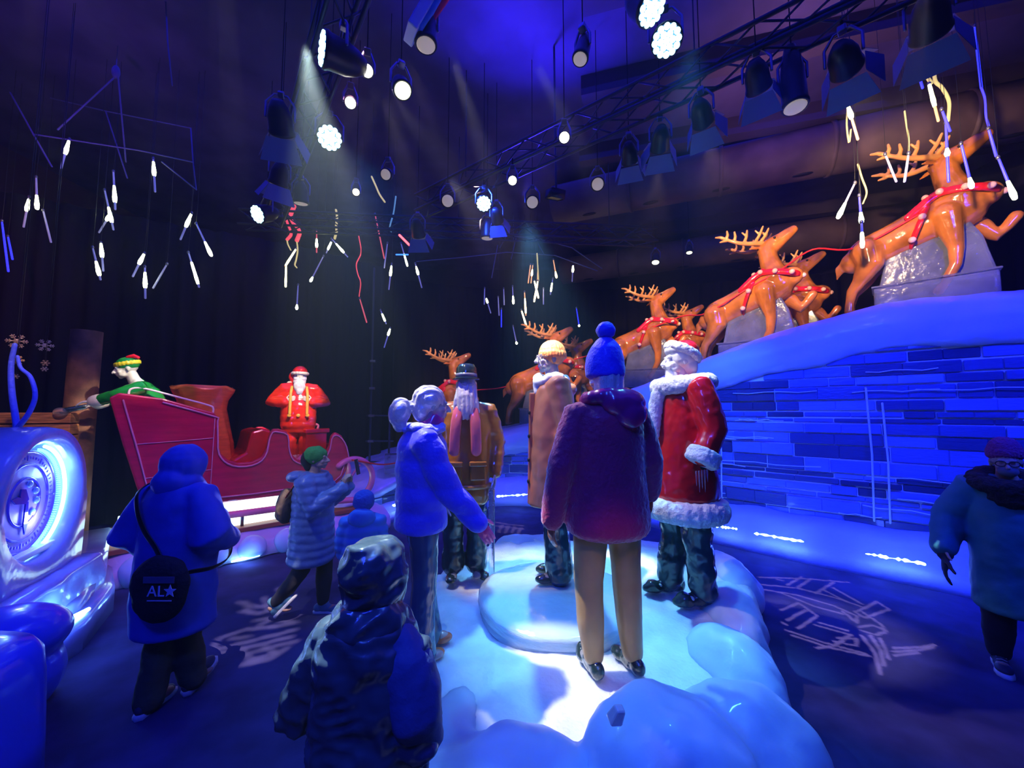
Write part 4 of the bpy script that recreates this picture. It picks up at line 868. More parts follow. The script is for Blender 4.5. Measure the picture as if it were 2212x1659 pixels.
# lit bed under the sleigh
bed = thing('lit_ice_bed', (rear.x, rear.y, 0), 'long snow bed with a glowing white panel under the red sleigh', 'ice bed', ang)
M().box((1.2, .55, .37), (3.1, 1.3, .06)).build('base_board', mat('wood_base', (.35, .12, .05), .6), bed, bevel=.01)
panelm = glow('lit_panel', (.55, .85, 1), 3.2)
M().box((1.0, .55, .49), (2.3, 1.0, .16)).build('light_panel', panelm, bed, bevel=.01)
fm = M()
for x in (-.1, .5, 1.1, 1.7, 2.15): fm.box((x, .03, .49), (.035, .04, .18))
fm.tube([(-.1, .03, .575), (2.15, .03, .575)], .012, 6).tube([(.05, .0, .41), (.40, .0, .57)], .007, 6)
fm.build('panel_frame', metal, bed)
bm_ = M(); RW = []
for k in range(30):
    x = -.9+4.1*k/29; RW.append([V((x, y, z)) for y, z in ((-.28, 0), (-.30, .10), (-.24, .22), (-.10, .32+.02*math.sin(x*7)), (.0, .345), (1.2, .345), (1.3, 0))])
bm_.loft(RW).voxel('snow_base', mat('lilac_snow', (.62, .58, .82), .4, sss=.5, sr=.1, bump=.4, bscale=10, coat=.3), bed, .03, 2, lambda c: .03*nz(c, 5))
for k, (x, r) in enumerate(((-.45, .17), (.05, .16), (.42, .20), (.80, .15), (1.18, .17), (1.6, .16), (2.0, .17))):
    o = M().ell((x, -.26, .15), (r, .12, .17), None, 22, 14).build('snow_lump', iceboulder, bed); displace(o.data, lambda c: .03*nz(c, 5, k))
for x in (-.45, .25, .95): M().tube([(x, -.33, .05), (x+.15, -.335, .055), (x+.30, -.33, .05)], [.012, .02, .008], 8).build('light_strip', stripm, bed)
for x in (-.3, .4, 1.1):
    l = bpy.data.lights.new('strip_glow', 'POINT'); l.energy = 2.2; l.color = (.15, .35, 1); l.shadow_soft_size = .05; o = bpy.data.objects.new('strip_glow', l); COL.objects.link(o)
    o.location = rear+ax*x-side*.48+V((0, 0, .10))
def sl_(x, y, z): return rear+ax*x+side*y+V((0, 0, z))
# sack, presents
sk = thing('gift_sack', sl_(.66, .66, .93), 'tall orange ice sack with a flared top standing in the rear of the sleigh', 'sack', ang)
rows = []
for z, r in ((0, .30), (.15, .38), (.35, .42), (.6, .40), (.9, .33), (1.1, .29), (1.25, .31), (1.38, .38), (1.42, .39)):
    rows.append([V((r*(1+.05*math.sin(9*a+z*3))*math.cos(a)*.95, r*.8*(1+.05*math.sin(9*a))*math.sin(a), z+(.025*math.sin(5*a) if z > 1.2 else 0))) for a in [2*PI*j/40 for j in range(40)]])
M().loft(rows).build('sack_body', sackm, sk)
gb = thing('gift_box', sl_(2.13, .62, .93), 'red ice gift box with a handle-like bow at the front of the sleigh', 'gift box', ang+.2)
M().box((0, 0, .36), (.36, .40, .72), None, 1.0).build('box_body', redice, gb, bevel=.02); M().box((0, 0, .74), (.42, .46, .07)).build('lid', redice, gb, bevel=.015)
M().tube([tuple(q) for q in smoothpts([(-.12, 0, .77), (-.12, 0, .83), (0, 0, .86), (.12, 0, .83), (.12, 0, .77)], 4)], .02, 8).build('handle', pinktrim, gb)
gp = thing('present', sl_(1.93, .26, 1.22), 'faceted pink ice present lying at Santa\'s feet in the sleigh', 'present', ang)
mm1 = M(); mm1.slab([(-.18, -.02), (-.1, -.14), (.12, -.16), (.22, .02), (.10, .12), (-.08, .08)], lambda a, b: V((a, -.1, b)), lambda a, b: V((a*.7, .14, b*.8))); mm1.build('present_body', pinktrim, gp, smooth=False)
M().ell((.02, -.12, .02), (.05, .02, .04)).build('bow', redice, gp)

# ---------- Santa standing in the sleigh (stout, hands on the braces)
t = thing('santa_ice_sculpture', sl_(1.93, .62, .95), 'stout Santa ice sculpture standing in the sleigh, gripping his braces', 'ice sculpture', R(28))
s = 1.02; t.location.z = 1.10
J = joints(s, hipL=(.11, 0, .78), hipR=(-.11, 0, .78), kneeL=(.125, -.01, .42), kneeR=(-.125, -.01, .42), ankL=(.125, .02, .09), ankR=(-.125, .02, .09), shL=(.21, 0, 1.24), shR=(-.21, 0, 1.24), neck=(0, 0, 1.30), head=(0, -.03, 1.45),
           elL=(.37, .02, 1.03), wrL=(.18, -.20, 1.03), elR=(-.37, .02, 1.03), wrR=(-.18, -.20, 1.03), handL=(-.7, -.25, .4), handR=(.7, -.25, .4), nL=(0, 1, 0), nR=(0, 1, 0), curl=.6, hd=(0, 0))
whs = iced('ivory_ice', (.9, .82, .66), rough=.35, coat=.3)
body(J, whs, t, .008)
m = M(); m.stack([(.10, .13, 0, .11, .11), (.45, .13, 0, .12, .125), (.62, .12, 0, .13, .13)]); m.stack([(.10, -.13, 0, .11, .11), (.45, -.13, 0, .12, .125), (.62, -.12, 0, .13, .13)])
m.stack([(.55, 0, 0, .22, .17), (.66, 0, -.01, .26, .22), (.82, 0, -.02, .27, .25), (.98, 0, -.02, .265, .24), (1.15, 0, 0, .25, .19), (1.28, 0, 0, .20, .15), (1.34, 0, 0, .12, .11)])
sleeve(m, J, 'L', .11, .11, .075, .9); sleeve(m, J, 'R', .11, .11, .075, .9)
m.voxel('red_suit', iced('scarlet_ice', (.85, .035, .012), coat=.9, rough=.15), t, .012, 4, lambda c: .006*nz(c, 9)+.006*abs(math.sin(c.z*26)))
h = J['head']
m = M().ell(h+V((0, -.085, -.09)), (.10, .06, .09)); m.ell(h+V((0, -.13, -.17)), (.09, .05, .11)); m.ell(h+V((0, -.15, -.25)), (.055, .035, .06)); m.ell(h+V((.04, -.12, -.04)), (.05, .025, .022)); m.ell(h+V((-.04, -.12, -.04)), (.05, .025, .022)); m.ell(h+V((0, .03, -.02)), (.105, .10, .10))
m.voxel('beard', whiteice, t, .009, 2, lambda c: .008*nz(c, 20))
m = M().ell(h+V((0, .04, .09)), (.115, .12, .10)); m.ell(h+V((-.10, .07, .0)), (.07, .07, .10)); m.voxel('hat', redice, t, .009, 3, folds(.005, 10))
m = M()
for k in range(16): a = 2*PI*k/16; m.ell(h+V((.105*math.cos(a), .01+.11*math.sin(a), .055)), (.035, .035, .03))
m.voxel('hat_fur_band', whs, t, .01, 2); M().ell(h+V((-.15, .05, -.12)), .045).build('pompom', whs, t)
for x in (-.12, .12):
    M().tube([tuple(q) for q in smoothpts([(x*.9, -.14, 1.30), (x, -.225, 1.18), (x*1.02, -.265, 1.0), (x*1.02, -.285, .86)], 4)], .022, 8, .4, up=(1, 0, 0)).build('brace_strap', goldm, t)
for x in (-.13, 0, .13): M().ell((x, -.285 if x == 0 else -.275, .83), (.03, .018, .03)).build('gold_button', goldm, t)
for x in (-.13, .13): M().stack([(.08, x, 0, .12, .12), (.10, x, 0, .128, .128), (.16, x, 0, .128, .128), (.18, x, 0, .12, .12)]).build('cuff_fur', whs, t)
m = M(); shoe(m, J['ankL'], .15, 1.15); shoe(m, J['ankR'], -.15, 1.15); m.voxel('boots', darkboot, t, .01, 2)

# ---------- helper in green leaning over the back
t = thing('elf_ice_sculpture', sl_(.02, .30, -.10), 'white-faced ice sculpture in a green jumper and yellow cap leaning over the sleigh\'s back end', 'ice sculpture', R(-55)); t.scale = (1.1, 1.1, 1.1)
J = joints(1.0, hipL=(.09, .25, 1.62), hipR=(-.09, .25, 1.62), shL=(.18, .0, 2.18), shR=(-.18, .0, 2.18), neck=(0, -.06, 2.25), head=(0, -.16, 2.40), elR=(-.22, -.20, 2.10), wrR=(-.17, -.40, 2.00), elL=(.17, -.20, 2.08), wrL=(.06, -.38, 2.02),
           handR=(0, -1, -.25), handL=(-.1, -1, -.1), nL=(0, 0, -1), nR=(0, 0, -1), hd=(.15, .28), curl=.4, kneeL=(.1, .3, 1.3), kneeR=(-.1, .3, 1.3), ankL=(.1, .3, 1.1), ankR=(-.1, .3, 1.1))
body(J, whs, t, .008, legs=False); h = J['head']; q0 = rotm(.15, .28)
m = M(); m.tube([(0, .30, 1.45), (0, .22, 1.65), (0, .12, 1.9), (0, .02, 2.12), (0, -.04, 2.22)], [.17, .17, .18, .17, .08], 20, .75, up=(1, 0, 0)); sleeve(m, J, 'L', .08, .07, .06, .85); sleeve(m, J, 'R', .08, .07, .06, .85)
m.voxel('green_jumper', greenice, t, .011, 4, folds(.008, 9))
for k in 'LR': a = J['el'+k].lerp(J['wr'+k], .8); b = J['wr'+k]; M().tube([a, b], .068, 16).build('cuff', whs, t)
m = M().ell(h+q0 @ V((0, .02, .05)), (.095, .11, .085), q0); m.voxel('cap', greenice, t, .009, 2)
m = M()
for k in range(20): a = 2*PI*k/20; m.ell(h+q0 @ V((.088*math.cos(a), .02+.104*math.sin(a), .055)), (.018, .018, .03), q0)
m.voxel('yellow_band', iced('yellow_ice', (.95, .75, .03)), t, .009, 2)
M().tube([h+q0 @ V((.04, .04, .12)), h+q0 @ V((.06, .09, .125)), h+q0 @ V((.07, .12, .10))], [.022, .024, .018], 10).build('red_feather', redice, t)
M().tube([(-.15, -.50, 1.96), (-.13, -.64, 1.92)], [.028, .03], 10).build('lantern_grip', darkboot, t); M().ell((-.13, -.68, 1.90), (.06, .06, .05)).build('lamp_head', clear, t)

# ============================================================ LEFT ICE WALL WITH OVAL WINDOW
u = V((-.45, .89, 0)).normalized(); wc = V((-3.86, 3.30, 0)); nn = V((u.y, -u.x, 0))    # nn towards the room
lw = thing('clock_ice_wall', (wc.x, wc.y, 0), 'rounded blue ice wall at the left with a round lit porthole showing a clock', 'ice wall', math.atan2(u.y, u.x))
# local x along the wall (farther), y = away from the room
cz = 1.27; r0 = .47
outer = []
for i in range(64):
    a = 2*PI*i/64; x, z = math.cos(a), math.sin(a)
    if z >= 0: outer.append((x*.62, cz+z*.60))
    else:
        f = 1/max(abs(x)/.66, abs(z)/(cz-.35)); outer.append((x*f, cz+z*f))
def ring2(fx, y): return [V((fx[i][0], y, fx[i][1])) for i in range(64)]
inner = [(math.cos(2*PI*i/64)*r0, cz+math.sin(2*PI*i/64)*r0) for i in range(64)]
inner2 = [(math.cos(2*PI*i/64)*(r0+.05), cz+math.sin(2*PI*i/64)*(r0+.05)) for i in range(64)]
lerp2 = lambda A, B, t: [(a[0]+(b[0]-a[0])*t, a[1]+(b[1]-a[1])*t) for a, b in zip(A, B)]
mm1 = M(); seq = [ring2(inner, .40), ring2(inner, .04), ring2(inner2, 0), ring2(lerp2(inner2, outer, .8), -.0), ring2(outer, .06), ring2(outer, .38), ring2(lerp2(inner, outer, .9), .40)]
mm1.loft(seq+[seq[0]], cap=False); mm1.build('wall_slab', blueice, lw)
M().tube([(math.cos(a)*(r0-.02), .09, cz+math.sin(a)*(r0-.03)) for a in np.linspace(-1.5, 1.35, 37)], .014, 8).build('led_ring', glow('led_blue', (.25, .55, 1), 9), lw)
tk = M()
for k in range(60): a = -1.5+2.9*k/60; tk.box((math.cos(a)*(r0-.045), .12, cz+math.sin(a)*(r0-.055)), (.02, .02, .006), Matrix.Rotation(-a, 3, 'Y'))
tk.build('led_dots', glow('led_dots', (.1, .5, 1), 5), lw, smooth=False)
dial = iced('lilac_dial_ice', (.60, .48, .98), rough=.4, coat=.2)
M().stack([(0, 0, 0, .42, .42), (.03, 0, 0, .42, .42), (.035, 0, 0, .40, .40)], n=48).build('clock_dial', dial, lw)
o = bpy.data.objects['clock_dial']; o.location = (-.06, .15, cz); o.rotation_euler = (PI/2, 0, 0)
for rr_, z in ((.40, 0), (.30, 0), (.19, 0)):
    o = M().tube([(math.cos(a)*rr_, math.sin(a)*rr_, .036) for a in np.linspace(0, 2*PI, 49)], .010, 8, ends=False).build('dial_ring', iced('deep_violet_ice', (.16, .10, .85)), bpy.data.objects['clock_dial'])
nums = ['XII', 'I', 'II', 'III', 'IIII', 'V', 'VI', 'VII', 'VIII', 'IX', 'X', 'XI']
nm = M()
for k in range(60):
    a = 2*PI*k/60; L = .045 if k % 5 == 0 else .02; nm.box((math.cos(a)*.35, math.sin(a)*.35, .038), (L, .008, .006), Matrix.Rotation(a, 3, 'Z'))
nm.build('hour_marks', iced('deep_violet_ice', (.16, .10, .85)), bpy.data.objects['clock_dial'], smooth=False)
hm = iced('navy_hand_ice', (.02, .03, .45))
for L, w_, a in ((.26, .03, -1.57), (.19, .035, 2.9), (.14, .05, 2.2)):
    mm1 = M(); mm1.slab([(0, -w_/2), (L*.7, -w_*.8), (L, 0), (L*.7, w_*.8), (0, w_/2)], lambda x, y: V((x*math.cos(a)-y*math.sin(a), x*math.sin(a)+y*math.cos(a), .045)), lambda x, y: V((x*math.cos(a)-y*math.sin(a), x*math.sin(a)+y*math.cos(a), .055)))
    mm1.build('clock_hand', hm, bpy.data.objects['clock_dial'], smooth=False)
for i_, a in enumerate((.5, -.1, -.8, 1.3)): M().ell((.14*math.cos(a), .14*math.sin(a), .045), (.035, .03, .012)).build('glass_bead', mat('bead', (.4, .75, 1), .1, coat=1), bpy.data.objects['clock_dial'])
M().box((0, .12, cz-.42), (.62, .16, .05)).build('sill_slab', mat('sill_ice', (.8, .85, .95), .2, sss=.4), lw, bevel=.01)
l = bpy.data.lights.new('window_glow', 'POINT'); l.energy = 9; l.color = (.12, .15, 1); l.shadow_soft_size = .05; o = bpy.data.objects.new('window_glow', l); COL.objects.link(o); o.location = wc+u*.05-nn*-.0+V((0, 0, cz-.15))+nn*(-.05)
l = bpy.data.lights.new('window_glow', 'POINT'); l.energy = 5; l.color = (.15, .3, 1); l.shadow_soft_size = .05; o = bpy.data.objects.new('window_glow', l); COL.objects.link(o); o.location = wc+u*.3+V((0, 0, cz+.2))+nn*(-.05)
M().slab([(-.9, .0), (.85, .0), (.83, .35), (.70, .62), (-.9, .62)], lambda x, z: V((x, -.12, z)), lambda x, z: V((x, .5, z))).voxel('wall_foot', blueice, lw, .03, 8, lambda c: .03*nz(c, 4))
# stepped ice base in front of the wall
fb = thing('stepped_ice_base', (0, 0, 0), 'stepped blue ice base with a lit slot at the foot of the porthole wall', 'ice base')
A = lev(78, 1475, 0); B = lev(178, 1405, 0); C = lev(245, 1318, 0); Dd = lev(235, 1240, 0)
def wallrun(pts, h, th, m_, name):
    rows = []
    for i, p in enumerate(pts):
        tdir = (pts[min(i+1, len(pts)-1)]-pts[max(0, i-1)]).normalized(); n_ = V((-tdir.y, tdir.x, 0))
        rows.append([p+V((0, 0, 0)), p+V((0, 0, h-.02)), p+n_*.03+V((0, 0, h)), p+n_*th+V((0, 0, h)), p+n_*th])
    return M().loft(rows).build(name, m_, fb)
wallrun([lev(60, 1490), A, B, C, lev(238, 1270, 0)], .26, .22, blueice, 'front_kerb')
wallrun([A+V((-.35, .3, 0)), B+V((-.35, .3, 0)), C+V((-.35, .25, 0)), Dd+V((-.3, .3, 0))], .48, .5, blueice, 'upper_step')
wallrun([A+V((-.20, .15, 0)), B+V((-.2, .15, 0)), C+V((-.2, .1, 0))], .36, .2, blueice, 'middle_step')
pa, pb_ = A+V((-.06, .10, .285)), B+V((-.08, .10, .285)); M().tube([pa, pa.lerp(pb_, .5), pb_], [.03, .035, .015], 8).build('light_strip', stripm, fb)
l = bpy.data.lights.new('strip_glow', 'POINT'); l.energy = 6; l.color = (.1, .25, 1); l.shadow_soft_size = .06; o = bpy.data.objects.new('strip_glow', l); COL.objects.link(o); o.location = pa.lerp(pb_, .5)+V((.06, -.08, .14))
# dark blue rounded boulders in the near corner
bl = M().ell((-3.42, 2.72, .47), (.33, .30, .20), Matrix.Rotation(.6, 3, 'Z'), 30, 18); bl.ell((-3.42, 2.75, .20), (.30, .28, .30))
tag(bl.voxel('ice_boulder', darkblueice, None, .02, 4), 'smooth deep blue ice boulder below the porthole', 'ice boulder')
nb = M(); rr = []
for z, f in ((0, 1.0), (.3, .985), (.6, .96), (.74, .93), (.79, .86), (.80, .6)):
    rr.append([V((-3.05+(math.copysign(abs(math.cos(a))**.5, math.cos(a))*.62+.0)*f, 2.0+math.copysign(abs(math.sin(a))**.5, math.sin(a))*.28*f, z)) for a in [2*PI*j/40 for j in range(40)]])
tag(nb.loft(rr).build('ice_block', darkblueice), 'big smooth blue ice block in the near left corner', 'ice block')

# pillar, crate, branches, snowflakes at far left
tag(M().tube([(-5.6, 5.05, 0), (-5.6, 5.05, 1.6), (-5.58, 5.05, 3.05)], [.16, .155, .15], 20, ends=False).build('round_post', mat('rust_post', (.22, .09, .05), .8, bump=.4, bscale=14, var=.4)), 'thick brown post standing behind the porthole wall', 'post')
cr = thing('wood_crate', (-6.0, 4.75, 0), 'orange stacked board crate at the far left edge', 'crate', .5)
wd = mat('orange_wood', (.55, .20, .06), .7, bump=.4, bscale=8, stretch=(1, 1, 8), var=.4)
for k in range(7): M().box((0, 0, 1.08+.14*k), (1.1, .6, .125)).build('board', wd, cr, bevel=.008)
M().box((0, 0, .5), (1.0, .5, 1.0)).build('crate_base', wd, cr)
br = thing('blue_branch', (-4.35, 3.55, 0), 'curly glowing blue branch loop rising behind the porthole wall', 'branch')
bp0 = at(38, 928, 3.7)
def bz(px, py): return at(px, py, 3.7)-V(br.location)
brm = mat('blue_branch', (.12, .18, .85), .5, sss=.3, bump=.5, bscale=30)
M().tube([tuple(q) for q in smoothpts([bz(34, 1000), bz(36, 925), bz(26, 850), bz(24, 790), bz(32, 745)], 6)], [.028-.0004*i for i in range(25)], 10).build('twig', brm, br)
M().tube([tuple(q) for q in smoothpts([bz(38, 925), bz(62, 893), bz(76, 855), bz(66, 815), bz(45, 795), bz(38, 770)], 6)], [.022-.0003*i for i in range(31)], 10).build('twig', brm, br)
def flake(px, py, d, r, col, lab):
    p = at(px, py, d); t = thing('snowflake_ornament', p, lab, 'ornament', .9)
    f = M()
    for k in range(6):
        a = PI*k/3; e = V((math.cos(a), 0, math.sin(a)))*r; f.tube([V((0, 0, 0)), e], r*.09, 6)
        for q in (.5, .75):
            for sgn in (-1, 1): a2 = a+sgn*.9; f.tube([e*q, e*q+V((math.cos(a2), 0, math.sin(a2)))*r*.28], r*.07, 6)
    f.stack([(-.01, 0, 0, .01, .01)]*2) if False else None
    f.build('flake', col, t)
    M().ell((0, 0, 0), (r*.35, r*.12, r*.35)).build('flake_hub', col, t)
    M().tube([V((0, 0, r)), V((0, 0, CZ-.02-p.z))], .003, 5).build('hanging_wire', blackp, t)
fw = iced('amber_flake', (.95, .45, .08)); ft = iced('bronze_flake', (.40, .24, .16)); fs = iced('silver_flake', (.45, .36, .38))
flake(36, 737, 3.9, .07, ft, 'bronze snowflake ornament at the top of the blue branch'); flake(37, 778, 3.8, .045, fw, 'glowing amber snowflake ornament in the blue branch'); flake(34, 813, 4.1, .025, ft, 'tiny brown snowflake ornament, lowest beside the blue branch')
flake(97, 746, 4.6, .07, fs, 'silver snowflake ornament left of the brown post'); flake(98, 784, 4.6, .035, ft, 'small tan snowflake ornament below the silver one'); flake(96, 797, 4.7, .03, fs, 'tiny dark snowflake ornament, lowest left of the post')
# ============================================================ OVERHEAD: trusses, stage lights, icicle lights
def truss(a, b, label, w_=.26):
    a = V(a); b = V(b); t = thing('lighting_truss', a, label, 'truss'); d = b-a; L = d.length; u_ = d.normalized(); s_ = V((-u_.y, u_.x, 0)); off = []
    for sx, sz in ((-1, 0), (1, 0), (-1, 1), (1, 1)):
        o = s_*sx*w_/2+V((0, 0, sz*w_)); off.append(o); M().tube([o, o+d], .022, 8, ends=False).build('chord', tm, t)
    br = M(); n = int(L/.35)
    for i in range(n):
        p, q = u_*(L*i/n), u_*(L*(i+1)/n)
        for x, y in ((0, 1), (2, 3), (0, 2), (1, 3)): br.tube([off[x]+p, off[y]+q] if i % 2 else [off[y]+p, off[x]+q], .011, 6, ends=False)
    br.build('lattice', tm, t)
    for k in (.12, .5, .88): M().tube([d*k+V((0, 0, w_)), d*k+V((0, 0, CZ-a.z))], .008, 6).build('hanging_cable', blackp, t)
    return t
tm = mat('truss_paint', (.035, .04, .075), .4, metal=.3)
truss((-1.5, 6.2, 5.25), (5.2, 1.2, 5.25), 'long lighting truss crossing overhead from the centre to the upper right')
truss((-4.2, 6.6, 5.25), (-.4, 1.7, 5.25), 'lighting truss over the sleigh side, upper left of centre')
truss((-4.8, 6.7, 5.27), (2.8, 7.4, 5.27), 'far lighting truss running across behind the fixtures')
# vertical tower behind the sleigh
tw = thing('scaffold_tower', (-3.1, 8.55, 0), 'slim black scaffold tower with pale clamps behind the sleigh\'s nose', 'scaffold')
for x in (0, .42): M().tube([(x, 0, 0), (x, 0, 5.2 if x == 0 else 2.0)], .024, 8).build('upright', tm, tw)
for z in (.9, 1.35, 1.9): M().tube([(-.08, 0, z), (.5, 0, z)], .018, 8).build('cross_tube', tm, tw)
for z in (1.35, 1.9, 2.5, 3.1): M().box((.03, -.03, z), (.12, .06, .05)).build('clamp', metal, tw, bevel=.008)
tag(M().box((-2.28, 7.72, .98), (.42, .4, .36), Matrix.Rotation(.3, 3, 'Z')).build('ice_block', cloudy, bevel=.02), 'small cloudy ice block behind the sleigh runner', 'ice block')
# hanging icicle grid frame
gf = thing('hanging_pipe_frame', at(250, 160, 5.2), 'thin pipe frame slung from the ceiling at the upper left, holding icicle lights', 'pipe frame')
G0 = V(gf.location)
def gq(px, py, d): return at(px, py, d)-G0
fpm = mat('frame_pipe', (.16, .16, .30), .4)
for q in (((22, 200, 4.9), (72, 290, 4.9), (112, 360, 4.9)), ((72, 290, 4.9), (300, 325, 5.3), (415, 350, 5.5)), ((228, 240, 5.6), (275, 385, 5.6)), ((110, 212, 5.6), (228, 240, 5.6), (412, 277, 5.8)), ((412, 277, 5.8), (417, 350, 5.6), (424, 410, 5.6)), ((250, 165, 5.2), (125, 280, 5.0)), ((255, 165, 5.2), (272, 350, 5.5)), ((350, 350, 5.4), (424, 410, 5.6))):
    M().tube([gq(*k) for k in q], .010, 6).build('pipe', fpm, gf)
M().ell((0, 0, .03), (.05, .04, .10)).build('hook', fpm, gf); M().tube([V((0, 0, .1)), V((0, 0, CZ-G0.z))], .006, 6).build('hanging_cable', fpm, gf)
tag(M().tube([at(358, 0, 4.6), at(362, 90, 4.6), at(372, 185, 4.7)], .008, 6).build('hanging_cable', fpm), 'single dark cable dropping beside the upper left pipe frame', 'cable')
# wide thin hoop frame over the centre icicles
hf = thing('hanging_hoop_frame', at(1150, 560, 10), 'arched thin frame above the centre icicle lights', 'pipe frame'); H0 = V(hf.location)
for q in (((900, 565), (1000, 556), (1095, 545), (1200, 552), (1290, 585)), ((1080, 535), (1095, 508), (1180, 520), (1235, 535)), ((1118, 500), (1104, 560)), ((1135, 478), (1175, 550)), ((1075, 530), (1062, 600)), ((1235, 535), (1300, 580))):
    M().tube([at(a, b, 10)-H0 for a, b in q], .014, 6).build('pipe', fpm, hf)
M().tube([V((-.5, 0, .5)), V((-.5, 0, CZ-H0.z))], .008, 6).build('hanging_cable', fpm, hf)

TR = [((-1.5, 6.2), (5.2, 1.2)), ((-4.2, 6.6), (-.4, 1.7)), ((-4.8, 6.7), (2.8, 7.4))]
def segd(p, a, b):
    a = V(a); b = V(b); p = V((p.x, p.y)); t_ = max(0, min(1, (p-a).dot(b-a)/(b-a).length_squared)); return (a+(b-a)*t_-p).length
# ---- stage light fixtures (local: lens looks down -Z)
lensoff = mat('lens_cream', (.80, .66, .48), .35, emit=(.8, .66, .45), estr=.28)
def lamp(px, py, z, kind, target, label, r=.09, group='stage lights on the trusses', d=None, L=None, color=(1, .95, .85), s=18, beam=None):
    p = at(px, py, d) if d else lev(px, py, z); t = thing('stage_light', p, label, 'stage light', group=group)
    q = (V(target)-p).to_track_quat('-Z', 'Y'); t.rotation_euler = q.to_euler(); L = L or r*2.6
    hs = M(); prof_h = [(0, r*1.02), (.01, r*1.08), (.03, r*1.08), (.05, r), (L*.55, r*.95), (L*.8, r*.75), (L, r*.45)]
    n = 24; hs.loft([[V((rr*math.cos(2*PI*j/n), rr*math.sin(2*PI*j/n), zz)) for j in range(n)] for zz, rr in [(.03, r*.85), (0, r*.90)]+prof_h])
    hs.build('housing', blackp, t)
    if kind == 'led':
        lp = None
        for k in range(19):
            if k == 0: c = (0, 0)
            elif k < 7: c = (r*.40*math.cos(k*PI/3), r*.40*math.sin(k*PI/3))
            else: c = (r*.77*math.cos(k*PI/6), r*.77*math.sin(k*PI/6))
            if lp is None: lp = o = M().ell((0, 0, 0), (r*.21, r*.21, r*.10), None, 12, 8).build('led_lens', glow('led_cyan', (.40, .85, 1), 7), t)
            else: o = lp.copy(); COL.objects.link(o)
            o.location = (c[0], c[1], -.004)
        M().stack([(-.004, 0, 0, r*.9, r*.9), (.01, 0, 0, r*.9, r*.9)], n=24).build('face_plate', glow('led_plate', (.04, .25, 1), 1.6), t)
    elif kind == 'bright': M().ell((0, 0, .0), (r*.86, r*.86, r*.25), None, 20, 10).build('lens', glow('lamp_%d' % int(color[2]*100), color, s), t)
    else: M().ell((0, 0, .0), (r*.88, r*.88, r*.18), None, 20, 10).build('lens', lensoff, t)
    if kind == 'barn':
        for k in range(4):
            a = PI/2*k; w1 = r*(1.1 if k % 2 == 0 else .8); o = M(); vs = [V((-w1, r*1.05, -.0)), V((w1, r*1.05, 0)), V((w1*1.5, r*1.9, -r*1.7)), V((-w1*1.5, r*1.9, -r*1.7))]
            rt = Matrix.Rotation(a, 3, 'Z'); vs = [rt @ v for v in vs]; nn_ = (vs[1]-vs[0]).cross(vs[2]-vs[0]).normalized()*.004
            o.add(vs+[v+nn_ for v in vs], [(0, 1, 2, 3), (7, 6, 5, 4), (0, 4, 5, 1), (1, 5, 6, 2), (2, 6, 7, 3), (3, 7, 4, 0)]); o.build('barn_door', mat('barn_door_metal', (.16, .19, .36), .5), t, smooth=False)
    up = q.inverted() @ V((0, 0, 1)); side_ = up.cross(V((0, 0, 1))); side_ = side_.normalized() if side_.length > .05 else V((1, 0, 0))
    c0 = V((0, 0, L*.45)); top = c0+up*(r*1.5+.09)
    M().tube([c0+side_*r*1.12, c0+side_*r*1.12+up*r*1.35, c0+side_*r*.5+up*(r*1.5+.08), c0-side_*r*.5+up*(r*1.5+.08), c0-side_*r*1.12+up*r*1.35, c0-side_*r*1.12], .012, 6).build('yoke', metal, t)
    wt = p+q @ top
    near = min(segd(wt, a_, b_) for a_, b_ in TR)
    H = max(.1, (5.28 if near < .22 and wt.z < 5.2 else CZ-.02)-wt.z)
    M().tube([top, top+up*H], .010 if H < 1 else .005, 8).build('hanger_pipe', blackc, t); M().box(top, (.06, .06, .06)).build('clamp', metal, t, bevel=.008)
    if beam: spot(p+(V(target)-p).normalized()*.27, *beam)
    return t
EYE = V((0, .3, 2.0)); Z = 4.95
